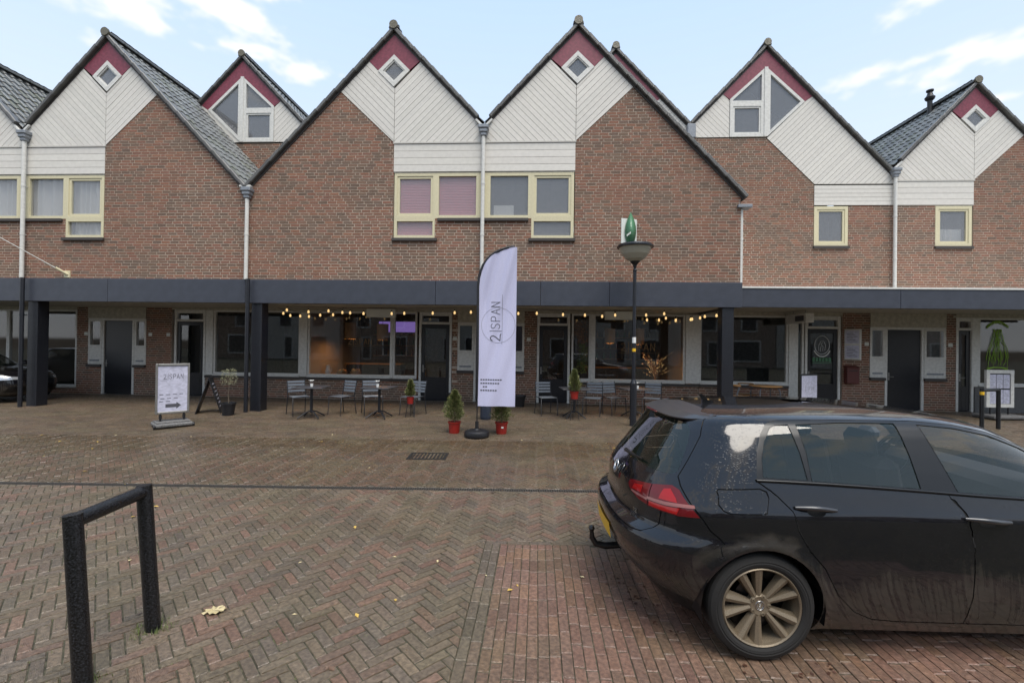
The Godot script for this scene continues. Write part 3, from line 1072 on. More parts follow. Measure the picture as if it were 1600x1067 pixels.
	slope(h, ap, 9.62, X.call(eave + 0.10), 9.62 - 1.045 * (eave + 0.10 - 2.27), w + 0.02, w - 8.0, tiles_on)
	slope(h, ap, 9.62, X.call(0.06), 9.62 - 1.045 * 2.21, w + 0.02, w - 8.0, 0)
	verge(h, ap, 9.60, X.call(eave + 0.08), 9.60 - 1.045 * (eave + 0.08 - 2.27), w)
	verge(h, ap, 9.60, X.call(0.18), 9.60 - 1.045 * 2.09, w)
	ridge(h, ap, 9.66, w + 0.08, w - 8.0)
	# white gutter ends showing in the valley
	mb = MB.new()
	var g0: Vector2 = pt.call(0.02, 7.16)
	var g1: Vector2 = pt.call(0.20, 7.34)
	mb.box(Transform3D(Basis(Vector3(0, 0, 1), atan2(g1.y - g0.y, g1.x - g0.x)), Vector3((g0.x + g1.x) * 0.5, (g0.y + g1.y) * 0.5, w + 0.05)), Vector3(0.26, 0.05, 0.05), 0.005)
	put("valley_flashing", mb, M.white_paint, h)
	# hidden flank and rear walls close the house
	mb = MB.new()
	mb.bx(Vector3(X.call(eave) - 0.1, 0.0, w - 8.0), Vector3(X.call(eave) + 0.1, 3.39, BACK - 0.3))
	mb.bx(Vector3(X.call(eave) - 0.1, 3.4, w - 8.0), Vector3(X.call(eave) + 0.1, 5.3, w - 0.21))
	mb.bx(Vector3(min(v, X.call(eave)), 0.0, w - 8.1), Vector3(max(v, X.call(eave)), 6.5, w - 7.9))
	put("rear_wall", mb, M.mortar, h)
# the taller back-row gable with a tall split window; s = +1: rectangle light on the left
func tall_gable(h: Node3D, a: float, s: float, w: float, brick: Array, clad: Array, reach0: float, reach1: float, singles: int, tiles_right: int) -> void:
	masonry(h, brick, w, singles)
	for c in clad:
		planks(h, c[0], c[1], 0.118, w, M.board)
	var pt := func(p: float, y: float) -> Vector2: return Vector2(a + s * p, y)
	var top := 10.74
	for q in [[pt.call(0.0, top), pt.call(0.0, 10.22), pt.call(-1.04, 9.26), pt.call(-1.26, top - 1.045 * 1.26)], [pt.call(0.0, top), pt.call(0.0, 10.22), pt.call(1.12, 9.16), pt.call(1.36, top - 1.045 * 1.36)]]:
		var mb := MB.new()
		mb.prism(PackedVector2Array(q), w - 0.03, w + 0.018)
		put("gable_board", mb, M.red_board, h)
	var outline := PackedVector2Array([pt.call(-1.04, 8.13), pt.call(-1.04, 9.26), pt.call(0.0, 10.22), pt.call(1.12, 9.16), pt.call(0.06, 8.13)])
	window(h, PackedVector2Array([pt.call(-1.04, 8.13), pt.call(-1.04, 9.13), pt.call(-0.05, 9.13), pt.call(-0.05, 8.13)]), w + 0.02, M.white_paint, 0.09, 0.05)
	window(h, PackedVector2Array([pt.call(-1.04, 9.131), pt.call(-1.04, 9.26), pt.call(-0.05, 10.17), pt.call(-0.05, 9.131)]), w + 0.02, M.white_paint, 0.075)
	window(h, PackedVector2Array([pt.call(0.05, 8.13), pt.call(0.05, 10.17), pt.call(1.12, 9.16)]), w + 0.02, M.white_paint, 0.08)
	var mb := MB.new()
	mb.prism(PackedVector2Array([pt.call(-0.049, 8.13), pt.call(0.049, 8.13), pt.call(0.049, 10.2), pt.call(-0.049, 10.2)]), w - 0.06, w + 0.05)
	put("mullion", mb, M.white_paint, h)
	recess(h, outline, w, 1.2)
	slope(h, a, top + 0.1, a + reach1, top + 0.1 - 1.045 * reach1, w + 0.02, w - 7.0, tiles_right)
	slope(h, a, top + 0.1, a - reach0, top + 0.1 - 1.045 * reach0, w + 0.02, w - 7.0, 0)
	verge(h, a, top + 0.08, a + reach1, top + 0.08 - 1.045 * reach1, w)
	verge(h, a, top + 0.08, a - reach0, top + 0.08 - 1.045 * reach0, w)
	ridge(h, a, top + 0.14, w + 0.08, w - 7.0)

# ---------------------------------------------------------------- shop fronts under the arcade
func shop_window(h: Node3D, u0: float, u1: float, y0: float, y1: float, label := "", sill := true) -> Node3D:
	var o := Node3D.new()
	o.name = "shop_window"
	h.add_child(o, true)
	if label:
		o.set_meta("label", label)
	var w := BACK
	var mb := MB.new()
	var inn := frame_strip(mb, rect(u0, y0, u1, y1), 0.055, w - 0.09, w + 0.0)
	if sill:
		mb.bx(Vector3(u0, y0 - 0.05, w - 0.09), Vector3(u1, y0 - 0.002, w + 0.05), 0.006)
	put("frame", mb, M.white_paint, o)
	mb = MB.new()
	mb.prism(inn, w - 0.05, w - 0.042)
	put("pane", mb, M.glass, o)
	return o
func fill(h: Node3D, called: String, u0: float, y0: float, u1: float, y1: float, m: Material, out := 0.0, thick := 0.1) -> void:
	var mb := MB.new()
	mb.bx(Vector3(u0, y0, BACK - thick), Vector3(u1, y1, BACK + out), 0.004)
	put(called, mb, m, h)
func door(h: Node3D, u0: float, u1: float, glazed: bool, transom: bool, hinge := 1.0) -> Node3D:
	var o := Node3D.new()
	o.name = "door"
	h.add_child(o, true)
	var w := BACK - 0.02
	var f := 0.07
	var mb := MB.new()
	mb.bx(Vector3(u0 - f, 0.07, w - 0.08), Vector3(u0 - 0.001, 2.5, w + 0.03), 0.004)
	mb.bx(Vector3(u1 + 0.001, 0.07, w - 0.08), Vector3(u1 + f, 2.5, w + 0.03), 0.004)
	mb.bx(Vector3(u0, 2.43, w - 0.08), Vector3(u1, 2.5, w + 0.028), 0.004)
	if transom:
		mb.bx(Vector3(u0 - f, 2.502, w - 0.08), Vector3(u0 + 0.02, 2.8, w + 0.03), 0.004)
		mb.bx(Vector3(u1 - 0.02, 2.502, w - 0.08), Vector3(u1 + f, 2.8, w + 0.03), 0.004)
		mb.bx(Vector3(u0 + 0.021, 2.69, w - 0.08), Vector3(u1 - 0.021, 2.8, w + 0.028), 0.004)
	put("frame", mb, M.white_paint, o)
	if transom:
		mb = MB.new()
		mb.bx(Vector3(u0 + 0.022, 2.503, w - 0.05), Vector3(u1 - 0.022, 2.688, w - 0.044))
		put("transom_light", mb, M.glass, o)
	mb = MB.new()
	if glazed:
		mb.bx(Vector3(u0 + 0.004, 0.09, w - 0.06), Vector3(u0 + 0.11, 2.425, w - 0.01), 0.004)
		mb.bx(Vector3(u1 - 0.11, 0.09, w - 0.06), Vector3(u1 - 0.004, 2.425, w - 0.01), 0.004)
		mb.bx(Vector3(u0 + 0.111, 2.30, w - 0.06), Vector3(u1 - 0.111, 2.425, w - 0.01), 0.004)
		mb.bx(Vector3(u0 + 0.111, 0.09, w - 0.06), Vector3(u1 - 0.111, 0.80, w - 0.01), 0.004)
	else:
		mb.bx(Vector3(u0 + 0.004, 0.09, w - 0.06), Vector3(u1 - 0.004, 2.425, w - 0.01), 0.004)
	put("leaf", mb, M.black_door, o)
	if glazed:
		mb = MB.new()
		mb.bx(Vector3(u0 + 0.11, 0.80, w - 0.04), Vector3(u1 - 0.11, 2.30, w - 0.034))
		put("pane", mb, M.glass, o)
	mb = MB.new()
	var hx := u0 + 0.06 if hinge > 0 else u1 - 0.06
	mb.tube([Vector3(hx, 1.05, w - 0.01), Vector3(hx, 1.05, w + 0.045), Vector3(hx + hinge * 0.1, 1.05, w + 0.05)], 0.011, 8)
	mb.bx(Vector3(hx - 0.02, 0.95, w - 0.01), Vector3(hx + 0.02, 1.17, w), 0.002)
	put("handle", mb, M.alu, o)
	mb = MB.new()
	mb.bx(Vector3(u0 - f, 0.03, w - 0.1), Vector3(u1 + f, 0.068, w + 0.07), 0.005)
	put("threshold", mb, M.concrete, o)
	return o
# a flat's front door between two narrow lights over white letter panels
func door_unit(h: Node3D, u0: float, u1: float, d0: float, d1: float, hidden_door := false) -> Array:
	fill(h, "head_panel", u0, 2.50, u1, 3.08, M.cream_panel, 0.03)
	fill(h, "head_rail", u0 + 0.01, 2.462, u1 - 0.01, 2.499, M.white_paint, 0.015)
	for q in [[u0, d0 - 0.072], [d1 + 0.072, u1]]:
		var wn := window(h, rect(q[0] + 0.005, 1.58, q[1], 2.46), BACK + 0.0, M.white_paint, 0.06, 0.0, M.glass)
		wn.name = "side_light"
		fill(h, "letter_panel", q[0] + 0.005, 1.02, q[1], 1.578, M.white_paint, 0.01)
		var mb := MB.new()
		mb.bx(Vector3(q[0] + 0.07, 1.12, BACK + 0.011), Vector3(q[1] - 0.07, 1.17, BACK + 0.024), 0.004)
		put("letter_slot", mb, M.zinc, h)
		mb = MB.new()
		mb.bx(Vector3(q[0] - 0.01, 0.94, BACK - 0.09), Vector3(q[1] + 0.0, 1.018, BACK + 0.07), 0.006)
		put("sill", mb, M.slate_sill, h)
	door(h, d0, d1, false, false, 1.0)
	return [rect(u0, 0.0, d0 - 0.075, 0.938), rect(d1 + 0.075, 0.0, u1, 0.938)]
func room(h: Node3D, u0: float, u1: float, depth := 4.5) -> void:
	var mb := MB.new()
	var w0 := BACK - 0.12
	var w1 := BACK - depth
	mb.quad(Vector3(u0, 0.06, w1), Vector3(u1, 0.06, w1), Vector3(u1, 3.1, w1), Vector3(u0, 3.1, w1), Vector3.BACK)
	mb.quad(Vector3(u0, 0.06, w0), Vector3(u0, 0.06, w1), Vector3(u0, 3.1, w1), Vector3(u0, 3.1, w0), Vector3.RIGHT)
	mb.quad(Vector3(u1, 0.06, w0), Vector3(u1, 0.06, w1), Vector3(u1, 3.1, w1), Vector3(u1, 3.1, w0), Vector3.LEFT)
	mb.quad(Vector3(u0, 3.1, w0), Vector3(u1, 3.1, w0), Vector3(u1, 3.1, w1), Vector3(u0, 3.1, w1), Vector3.DOWN)
	put("room", mb, M.dark_room, h)
	mb = MB.new()
	mb.bx(Vector3(u0, 0.02, w1), Vector3(u1, 0.062, w0))
	put("room_floor", mb, M.room_floor, h)
func house_number(h: Node3D, u: float, y: float) -> void:
	var mb := MB.new()
	mb.bx(Vector3(u - 0.06, y - 0.05, BACK), Vector3(u + 0.06, y + 0.05, BACK + 0.015), 0.004)
	put("number_plate", mb, M.sign_white, h)

func make_terrace() -> void:
	brick_shapes(); tile_shapes()
	rng.seed = 21
	var grp := "terraced houses over the shops"
	var hA := thing("terraced_house", "gabled brick house cut off by the left edge, behind the leftmost column", "house", FX, grp)
	gable_house(hA, -12.80, -1.0, 0.0, 6.0, 120, 200, "double")
	rng.seed = 22
	var hB := thing("terraced_house", "gabled brick house with lace curtains left of the pink-blind house", "house", FX, grp)
	gable_house(hB, -12.80, 1.0, 0.0, 6.0, 300, 300, "double")
	rng.seed = 23
	var hC := thing("terraced_house", "gabled brick house with pink blinds upstairs", "house", FX, grp)
	gable_house(hC, -0.76, -1.0, 0.0, 6.0, 300, 0, "double")
	rng.seed = 24
	var hD := thing("terraced_house", "gabled brick house behind the street lamp", "house", FX, grp)
	gable_house(hD, -0.76, 1.0, 0.0, 6.18, 300, 0, "double")
	rng.seed = 25
	var hG := thing("terraced_house", "set-back brick house with large split gable window right of the street lamp", "house", FX, grp)
	var gb := [PackedVector2Array([Vector2(5.2, 3.34), Vector2(5.2, 8.10), Vector2(7.33, 8.10), Vector2(8.74, 6.70), Vector2(8.74, 3.34)]), PackedVector2Array([Vector2(8.741, 3.34), Vector2(8.741, 4.86), Vector2(9.73, 4.86), Vector2(9.73, 6.06), Vector2(10.99, 6.06), Vector2(10.99, 3.34)])]
	var gc := [[PackedVector2Array([Vector2(5.16, 8.13), Vector2(5.16, 8.50), Vector2(6.06, 9.42), Vector2(6.27, 9.23), Vector2(6.27, 8.13)]), Vector2(1, -1).normalized()],
		[PackedVector2Array([Vector2(7.36, 8.10), Vector2(8.75, 6.71), Vector2(10.99, 6.71), Vector2(10.99, 6.93), Vector2(8.68, 9.33), Vector2(8.46, 9.17)]), Vector2(1, 1).normalized()],
		[PackedVector2Array([Vector2(8.75, 6.08), Vector2(8.75, 6.68), Vector2(10.99, 6.68), Vector2(10.99, 6.08)]), Vector2(1, 0)]]
	tall_gable(hG, 7.32, 1.0, BACK, gb, gc, 2.16, 3.66, 300, 0)
	window(hG, rect(8.755, 4.88, 9.72, 6.05), BACK - 0.01, M.cream_paint, 0.085, 0.06)
	recess(hG, rect(8.755, 4.88, 9.72, 6.05), BACK - 0.01)
	var mb := MB.new()
	mb.bx(Vector3(8.72, 4.80, BACK - 0.1), Vector3(9.75, 4.875, BACK + 0.06), 0.006)
	put("sill", mb, M.slate_sill, hG)
	rng.seed = 26
	var hH := thing("terraced_house", "low gabled brick house cut off by the right edge", "house", FX, grp)
	gable_house(hH, 10.99, 1.0, BACK, 6.0, 300, 300, "single")
	mb = MB.new()
	mb.lathe([Vector2(0.07, 0.0), Vector2(0.07, 0.45), Vector2(0.12, 0.5), Vector2(0.14, 0.56), Vector2(0.09, 0.62), Vector2(0.06, 0.72), Vector2(0.10, 0.76), Vector2(0.10, 0.80), Vector2(0, 0.83)], 14, at(Vector3(13.05, 9.35, BACK - 1.3)))
	put("flue", mb, M.black_plastic, hH)
	rng.seed = 27
	var hE := thing("terraced_house", "tall back gable rising between the lace-curtain and pink-blind houses", "house", FX, grp)
	tall_gable(hE, -8.83, -1.0, BACK, [PackedVector2Array([Vector2(-11.6, 5.5), Vector2(-11.6, 7.7), Vector2(-11.2, 8.08), Vector2(-6.2, 8.08), Vector2(-6.2, 5.5)])],
		[[PackedVector2Array([Vector2(-6.6, 8.13), Vector2(-6.66, 8.50), Vector2(-7.57, 9.42), Vector2(-7.78, 9.23), Vector2(-7.78, 8.13)]), Vector2(1, 1).normalized()],
		[PackedVector2Array([Vector2(-8.87, 8.13), Vector2(-9.97, 9.17), Vector2(-10.19, 9.33), Vector2(-11.4, 8.13)]), Vector2(1, -1).normalized()]], 2.9, 2.2, 0, 150)
	rng.seed = 28
	var hF := thing("terraced_house", "back gable half hidden behind the house with the street lamp", "house", FX, grp)
	tall_gable(hF, 2.87, 1.0, BACK, [PackedVector2Array([Vector2(0.5, 5.5), Vector2(0.5, 8.08), Vector2(5.19, 8.08), Vector2(5.19, 5.5)])],
		[[PackedVector2Array([Vector2(2.91, 8.13), Vector2(4.01, 9.17), Vector2(4.23, 9.33), Vector2(5.15, 8.37), Vector2(5.15, 8.13)]), Vector2(1, 1).normalized()],
		[PackedVector2Array([Vector2(0.7, 8.13), Vector2(0.7, 8.5), Vector2(1.61, 9.42), Vector2(1.82, 9.23), Vector2(1.82, 8.13)]), Vector2(1, -1).normalized()]], 2.2, 2.24, 0, 0)
	mb = MB.new()
	mb.bx(Vector3(4.95, 8.0, BACK + 0.1), Vector3(5.2, 8.42, BACK + 0.3), 0.02)
	put("hopper", mb, M.zinc, hF)
	# rainwater pipes
	downpipe(hB, -12.68, 3.38, 6.92, 0.09, M.white_paint, true)
	downpipe(hB, -12.57, 0.05, 3.38, 0.16, M.dark_steel, false)
	downpipe(hC, -6.70, 3.38, 5.42, 0.09, M.white_paint, true)
	downpipe(hC, -6.60, 0.05, 3.38, 0.16, M.dark_steel, false)
	downpipe(hD, -0.76, 3.38, 6.92, 0.09, M.white_paint, true)
	downpipe(hD, 5.45, 3.30, 5.15, -0.06, M.white_paint, false)
	downpipe(hG, 10.99, 3.36, 6.88, BACK + 0.09, M.white_paint, true)
	mb = MB.new()
	mb.bx(Vector3(5.33, 5.16, -0.2), Vector3(5.66, 5.24, 0.08), 0.01)
	put("gutter", mb, M.zinc, hD)
	mb = MB.new()
	mb.bx(Vector3(-6.92, 5.70, -0.2), Vector3(-6.62, 5.75, 0.10), 0.01)
	put("gutter", mb, M.white_paint, hC)
	# what shows behind the upper glass
	for q in [[-2.92, -2.01, 4.97, 5.98], [-1.93, -0.88, 4.99, 5.99], [-2.92, -2.01, 4.5, 4.87]]:
		mb = MB.new()
		var y: float = q[2]
		while y < q[3]:
			mb.quad(Vector3(q[0], y, -0.10), Vector3(q[1], y, -0.10), Vector3(q[1], y + 0.02, -0.115), Vector3(q[0], y + 0.02, -0.115), Vector3.BACK)
			mb.quad(Vector3(q[0], y + 0.02, -0.115), Vector3(q[1], y + 0.02, -0.115), Vector3(q[1], y + 0.04, -0.10), Vector3(q[0], y + 0.04, -0.10), Vector3.BACK)
			y += 0.04
		put("pleated_blind", mb, M.blind, hC, "pink pleated blind drawn across the window")
	for q in [[-12.65, -11.68, 4.97, 5.98], [-11.58, -10.63, 5.0, 5.98], [-11.55, -10.62, 4.5, 4.88], [-14.9, -13.0, 4.97, 5.98]]:
		curtain(hB, q[0], q[1], q[2], q[3], -0.18, 0.05)
	curtain(hH, 12.3, 13.05, 4.98, 5.42, BACK - 0.2, 0.03)
	mb = MB.new()
	mb.bx(Vector3(-0.52, 4.99, -0.3), Vector3(-0.02, 5.32, -0.26))
	put("folded_screen", mb, M.lace, hD)
	# ---- shop fronts; brick areas are gathered per house
	var bw := BACK
	# A and B
	room(hA, -19.0, -13.9); room(hB, -9.9, -6.75)
	shop_window(hA, -19.0, -16.62, 0.30, 2.76)
	shop_window(hA, -16.62, -14.24, 0.30, 2.76, "tall pane beside the leftmost column")
	fill(hA, "head_panel", -19.0, 2.762, -14.24, 3.08, M.cream_panel)
	var bA := [rect(-14.24, 0.0, -13.86, 3.08), rect(-19.0, 0.0, -14.24, 0.24)]
	masonry(hA, bA, bw, 60)
	var bB: Array = door_unit(hB, -13.85, -11.89, -13.31, -12.36)
	bB.append(rect(-11.89, 0.0, -11.05, 3.08))
	door(hB, -10.88, -9.99, true, true)
	fill(hB, "head_panel", -11.05, 2.802, -6.75, 3.08, M.cream_panel)
	fill(hB, "post", -9.90, 0.74, -9.66, 2.80, M.white_paint, 0.02)
	shop_window(hB, -9.65, -6.82, 0.78, 2.80)
	bB.append(rect(-9.90, 0.0, -6.75, 0.66))
	fill(hB, "plinth_sill", -9.90, 0.66, -6.75, 0.725, M.slate_sill, 0.06)
	masonry(hB, bB, bw, 0)
	house_number(hB, -13.95 + 0.03, 2.0); house_number(hB, -11.75, 2.0); house_number(hB, -11.15, 2.0)
	# C
	room(hC, -6.74, -2.0)
	fill(hC, "post", -6.81, 0.74, -6.59, 2.80, M.white_paint, 0.03)
	shop_window(hC, -6.58, -3.90, 0.78, 2.80)
	shop_window(hC, -3.86, -3.11, 0.78, 2.80)
	fill(hC, "mullion", -3.899, 0.74, -3.861, 2.80, M.white_paint, 0.03)
	door(hC, -2.97, -2.09, true, true)
	fill(hC, "head_panel", -6.75, 2.802, -2.0, 3.08, M.cream_panel)
	fill(hC, "plinth_sill", -6.75, 0.66, -3.06, 0.725, M.slate_sill, 0.06)
	var bC: Array = door_unit(hC, -1.84, 0.22, -1.26, -0.18)
	bC.append(rect(-6.75, 0.0, -3.06, 0.66)); bC.append(rect(-2.01, 0.0, -1.84, 3.08))
	masonry(hC, bC, bw, 0)
	house_number(hC, -1.92, 2.0)
	# D
	room(hD, 0.6, 5.4)
	door(hD, 0.68, 1.54, true, true)
	shop_window(hD, 1.66, 2.24, 0.78, 2.80)
	shop_window(hD, 2.32, 5.05, 0.78, 2.80)
	fill(hD, "mullion", 2.241, 0.74, 2.319, 2.80, M.white_paint, 0.03)
	fill(hD, "post", 5.06, 0.74, 5.46, 2.80, M.white_paint, 0.03)
	fill(hD, "head_panel", 0.6, 2.802, 5.46, 3.08, M.cream_panel)
	fill(hD, "plinth_sill", 1.62, 0.66, 5.46, 0.725, M.slate_sill, 0.06)
	var bD := [rect(0.221, 0.0, 0.60, 3.08), rect(1.62, 0.0, 5.46, 0.66)]
	masonry(hD, bD, bw, 0)
	house_number(hD, 0.36, 2.0)
	# G
	room(hG, 5.5, 9.5)
	shop_window(hG, 5.47, 8.05, 0.78, 2.80)
	fill(hG, "post", 8.06, 0.10, 8.28, 2.80, M.white_paint, 0.02)
	shop_window(hG, 8.281, 8.50, 0.20, 2.80, "", false)
	var dg := door(hG, 8.60, 9.47, true, true)
	emblem_on_door(dg, 9.035, BACK - 0.05)
	fill(hG, "head_panel", 5.47, 2.802, 9.60, 3.08, M.cream_panel)
	fill(hG, "plinth_sill", 5.47, 0.66, 8.05, 0.725, M.slate_sill, 0.06)
	var bG: Array = door_unit(hG, 10.37, 12.50, 10.87, 11.82)
	bG.append(rect(5.47, 0.0, 8.05, 0.66)); bG.append(rect(9.60, 0.0, 10.37, 3.08))
	masonry(hG, bG, bw, 0)
	house_number(hG, 10.28, 2.0)
	# H
	room(hH, 12.7, 17.0)
	door(hH, 12.85, 13.2, true, true)
	fill(hH, "post", 13.21, 0.80, 13.39, 2.80, M.white_paint, 0.02)
	var wh := shop_window(hH, 13.40, 17.0, 0.86, 2.80)
	fill(hH, "plinth", 13.3, 0.0, 17.0, 0.79, M.concrete, 0.01)
	fill(hH, "head_panel", 12.7, 2.802, 17.0, 3.08, M.cream_panel)
	masonry(hH, [rect(12.50, 0.0, 12.78, 3.08)], bw, 0)
	house_number(hH, 12.62, 2.0)
	green_figure(wh)
	shop_letters(hC, -5.30, 1.78, 0.17); shop_letters(hD, 3.15, 1.70, 0.23)
	# ---- arcade
	var ca := thing("arcade_canopy", "dark blue arcade fascia and columns under the four gabled fronts", "canopy", FX)
	var joints := [-19.0, -15.6, -10.38, -6.73, -1.9, 0.68, 2.34, 5.46]
	for i in joints.size() - 1:
		mb = MB.new()
		mb.bx(Vector3(joints[i] + 0.004, 2.79, -0.05), Vector3(joints[i + 1] - 0.004, 3.385, 0.05 + rng.randf_range(-0.003, 0.003)), 0.006)
		put("fascia_panel", mb, M.fascia, ca)
	mb = MB.new()
	mb.bx(Vector3(-19, 2.86, BACK + 0.03), Vector3(5.46, 2.90, -0.052))
	mb.bx(Vector3(-19, 2.92, BACK + 0.03), Vector3(5.46, 3.34, -0.052))
	put("soffit", mb, M.soffit, ca)
	mb = MB.new()
	mb.bx(Vector3(5.40, 2.80, BACK + 0.03), Vector3(5.455, 3.37, -0.053), 0.004)
	put("end_panel", mb, M.fascia, ca)
	for u in [[-12.60, -12.33], [-6.60, -6.33], [5.02, 5.29]]:
		mb = MB.new()
		mb.bx(Vector3(u[0], 0.03, -0.30), Vector3(u[1], 2.858, -0.0), 0.012)
		for k in 2:
			mb.bx(Vector3(u[0] - 0.004, 0.03, -0.28 + k * 0.14), Vector3(u[0] + 0.004, 2.85, -0.16 + k * 0.14), 0.002)
		put("column", mb, M.dark_steel, ca)
	var cb := thing("arcade_canopy", "dark blue arcade fascia with white top trim at the right", "canopy", FX)
	joints = [5.47, 9.3, 13.1, 17.0]
	for i in 3:
		mb = MB.new()
		mb.bx(Vector3(joints[i] + 0.004, 2.83, -0.38), Vector3(joints[i + 1] - 0.004, 3.285, -0.28), 0.006)
		put("fascia_panel", mb, M.fascia, cb)
	mb = MB.new()
	mb.bx(Vector3(5.47, 3.287, BACK + 0.02), Vector3(17.0, 3.335, -0.26), 0.006)
	put("trim", mb, M.white_paint, cb)
	mb = MB.new()
	mb.bx(Vector3(5.47, 2.90, BACK + 0.03), Vector3(17.0, 3.28, -0.382))
	put("soffit", mb, M.soffit, cb)

func curtain(h: Node3D, u0: float, u1: float, y0: float, y1: float, w: float, amp: float) -> void:
	var mb := MB.new()
	var n := int((u1 - u0) / 0.025)
	for i in n:
		var a := u0 + (u1 - u0) * i / n
		var b := u0 + (u1 - u0) * (i + 1) / n
		var za := w + amp * sin(a * 34.0 + sin(a * 9.0) * 2.0)
		var zb := w + amp * sin(b * 34.0 + sin(b * 9.0) * 2.0)
		mb.quad(Vector3(a, y0, za), Vector3(b, y0, zb), Vector3(b, y1, zb), Vector3(a, y1, za), Vector3.BACK)
	put("curtain", mb, M.lace, h)
func shop_letters(h: Node3D, u: float, y: float, size: float) -> void:
	var mb := strokes("2|SPAN", size, size * 0.07, Transform3D(Basis.IDENTITY, Vector3(u, y, BACK - 0.037)))
	mb.bx(Vector3(u - size * 0.3, y - size * 0.30, BACK - 0.0385), Vector3(u + size * 5.0, y - size * 0.27, BACK - 0.0365))
	put("window_lettering", mb, M.gold_line, h)
func emblem_on_door(d: Node3D, u: float, w: float) -> void:
	var mb := MB.new()
	var ring := []
	for k in 36:
		ring.append(Vector3(u + cos(TAU * k / 36.0) * 0.21, 1.95 + sin(TAU * k / 36.0) * 0.27, w + 0.02))
	mb.tube(ring, 0.008, 5, true)
	for st in [[[-0.09, -0.17], [-0.10, -0.02], [-0.04, 0.10], [0.03, 0.13], [0.08, 0.06]], [[0.02, -0.18], [0.03, -0.04], [-0.03, 0.03], [0.02, 0.08]], [[0.08, -0.16], [0.10, 0.0], [0.06, 0.09]], [[-0.05, -0.19], [-0.04, -0.06], [0.0, -0.02]]]:
		var pts := []
		for q in st:
			pts.append(Vector3(u + q[0], 1.95 + q[1], w + 0.02))
		mb.tube(pts, 0.005, 5)
	var arc := []
	for k in 15:
		var an := PI * (1.15 + 0.7 * k / 14.0)
		arc.append(Vector3(u + cos(an) * 0.25, 1.93 + sin(an) * 0.32, w + 0.02))
	mb.tube(arc, 0.018, 5)
	put("emblem", mb, M.lace, d)
	mb = MB.new()
	for k in 6:
		mb.bx(Vector3(u - 0.27 + k * 0.092, 1.46, w + 0.016), Vector3(u - 0.20 + k * 0.092, 1.58, w + 0.02))
	mb.bx(Vector3(u - 0.27, 1.41, w + 0.016), Vector3(u + 0.27, 1.43, w + 0.02))
	put("green_lettering", mb, M.green, d)
func green_figure(win: Node3D) -> void:
	# lime outline drawn on the pane: a leafy cap over drooping strands on an oval foot
	var mb := MB.new()
	var cx := 13.95
	var w := BACK - 0.030
	rng.seed = 88
	for k in 9:
		var pts := []
		for i in 12:
			var f := i / 11.0
			pts.append(Vector3(cx - 0.30 + 0.60 * f, 2.50 + 0.16 * sin(PI * f) + rng.randf_range(-0.03, 0.03) + k * 0.008, w))
		mb.tube(pts, 0.006, 4)
	for k in 16:
		var x0 := rng.randf_range(-0.12, 0.12)
		var x1 := -0.29 + 0.58 * k / 15.0 + rng.randf_range(-0.04, 0.04)
		var pts := [Vector3(cx + x0, 2.48, w)]
		var n := rng.randi_range(4, 7)
		for i in n:
			var f := (i + 1.0) / n
			pts.append(Vector3(cx + (x0 + (x1 - x0) * sin(PI * 0.64 * f) * 1.1) + rng.randf_range(-0.045, 0.045), lerpf(2.44, rng.randf_range(1.34, 1.7) if i == n - 1 else 1.4, f), w + rng.randf_range(0.0, 0.004)))
		mb.tube(pts, rng.randf_range(0.005, 0.010), 4)
	for r in [0.25, 0.29, 0.22]:
		var ring := []
		for k in 24:
			ring.append(Vector3(cx + cos(TAU * k / 24.0) * r, 1.32 + sin(TAU * k / 24.0) * r * 0.2, w))
		mb.tube(ring, 0.010, 4, true)
	put("green_drawing", mb, M.lime, win)

# ---------------------------------------------------------------- street things
func chair_at(label: String, p: Vector3, yaw: float) -> void:
	var x := at(p, yaw)
	var grp := "slatted metal terrace chairs"
	if has_node("terrace_chair"):
		copy_thing(get_node("terrace_chair"), label, x)
		return
	var t := thing("terrace_chair", label, "chair", x, grp)
	for i in 6:   # seat slats across
		var mb := MB.new()
		mb.bx(Vector3(-0.205, 0.432, -0.20 + i * 0.068), Vector3(0.205, 0.446, -0.145 + i * 0.068), 0.004)
		put("seat_slat", mb, M.chair_metal, t)
	for i in 4:
		var mb := MB.new()
		var y := 0.56 + i * 0.073
		mb.box(Transform3D(Basis(Vector3.RIGHT, -0.16), Vector3(0, y, -0.225 - (y - 0.45) * 0.17)), Vector3(0.40, 0.056, 0.012), 0.004)
		put("back_slat", mb, M.chair_metal, t)
	for s in [-1.0, 1.0]:
		var mb := MB.new()
		mb.tube([Vector3(s * 0.22, 0.0, 0.22), Vector3(s * 0.215, 0.44, 0.19), Vector3(s * 0.215, 0.445, -0.19)], 0.011, 8)
		put("front_leg", mb, M.leg_metal, t)
		mb = MB.new()
		mb.tube([Vector3(s * 0.22, 0.0, -0.27), Vector3(s * 0.21, 0.43, -0.205), Vector3(s * 0.205, 0.83, -0.29)], 0.011, 8)
		put("rear_leg", mb, M.leg_metal, t)
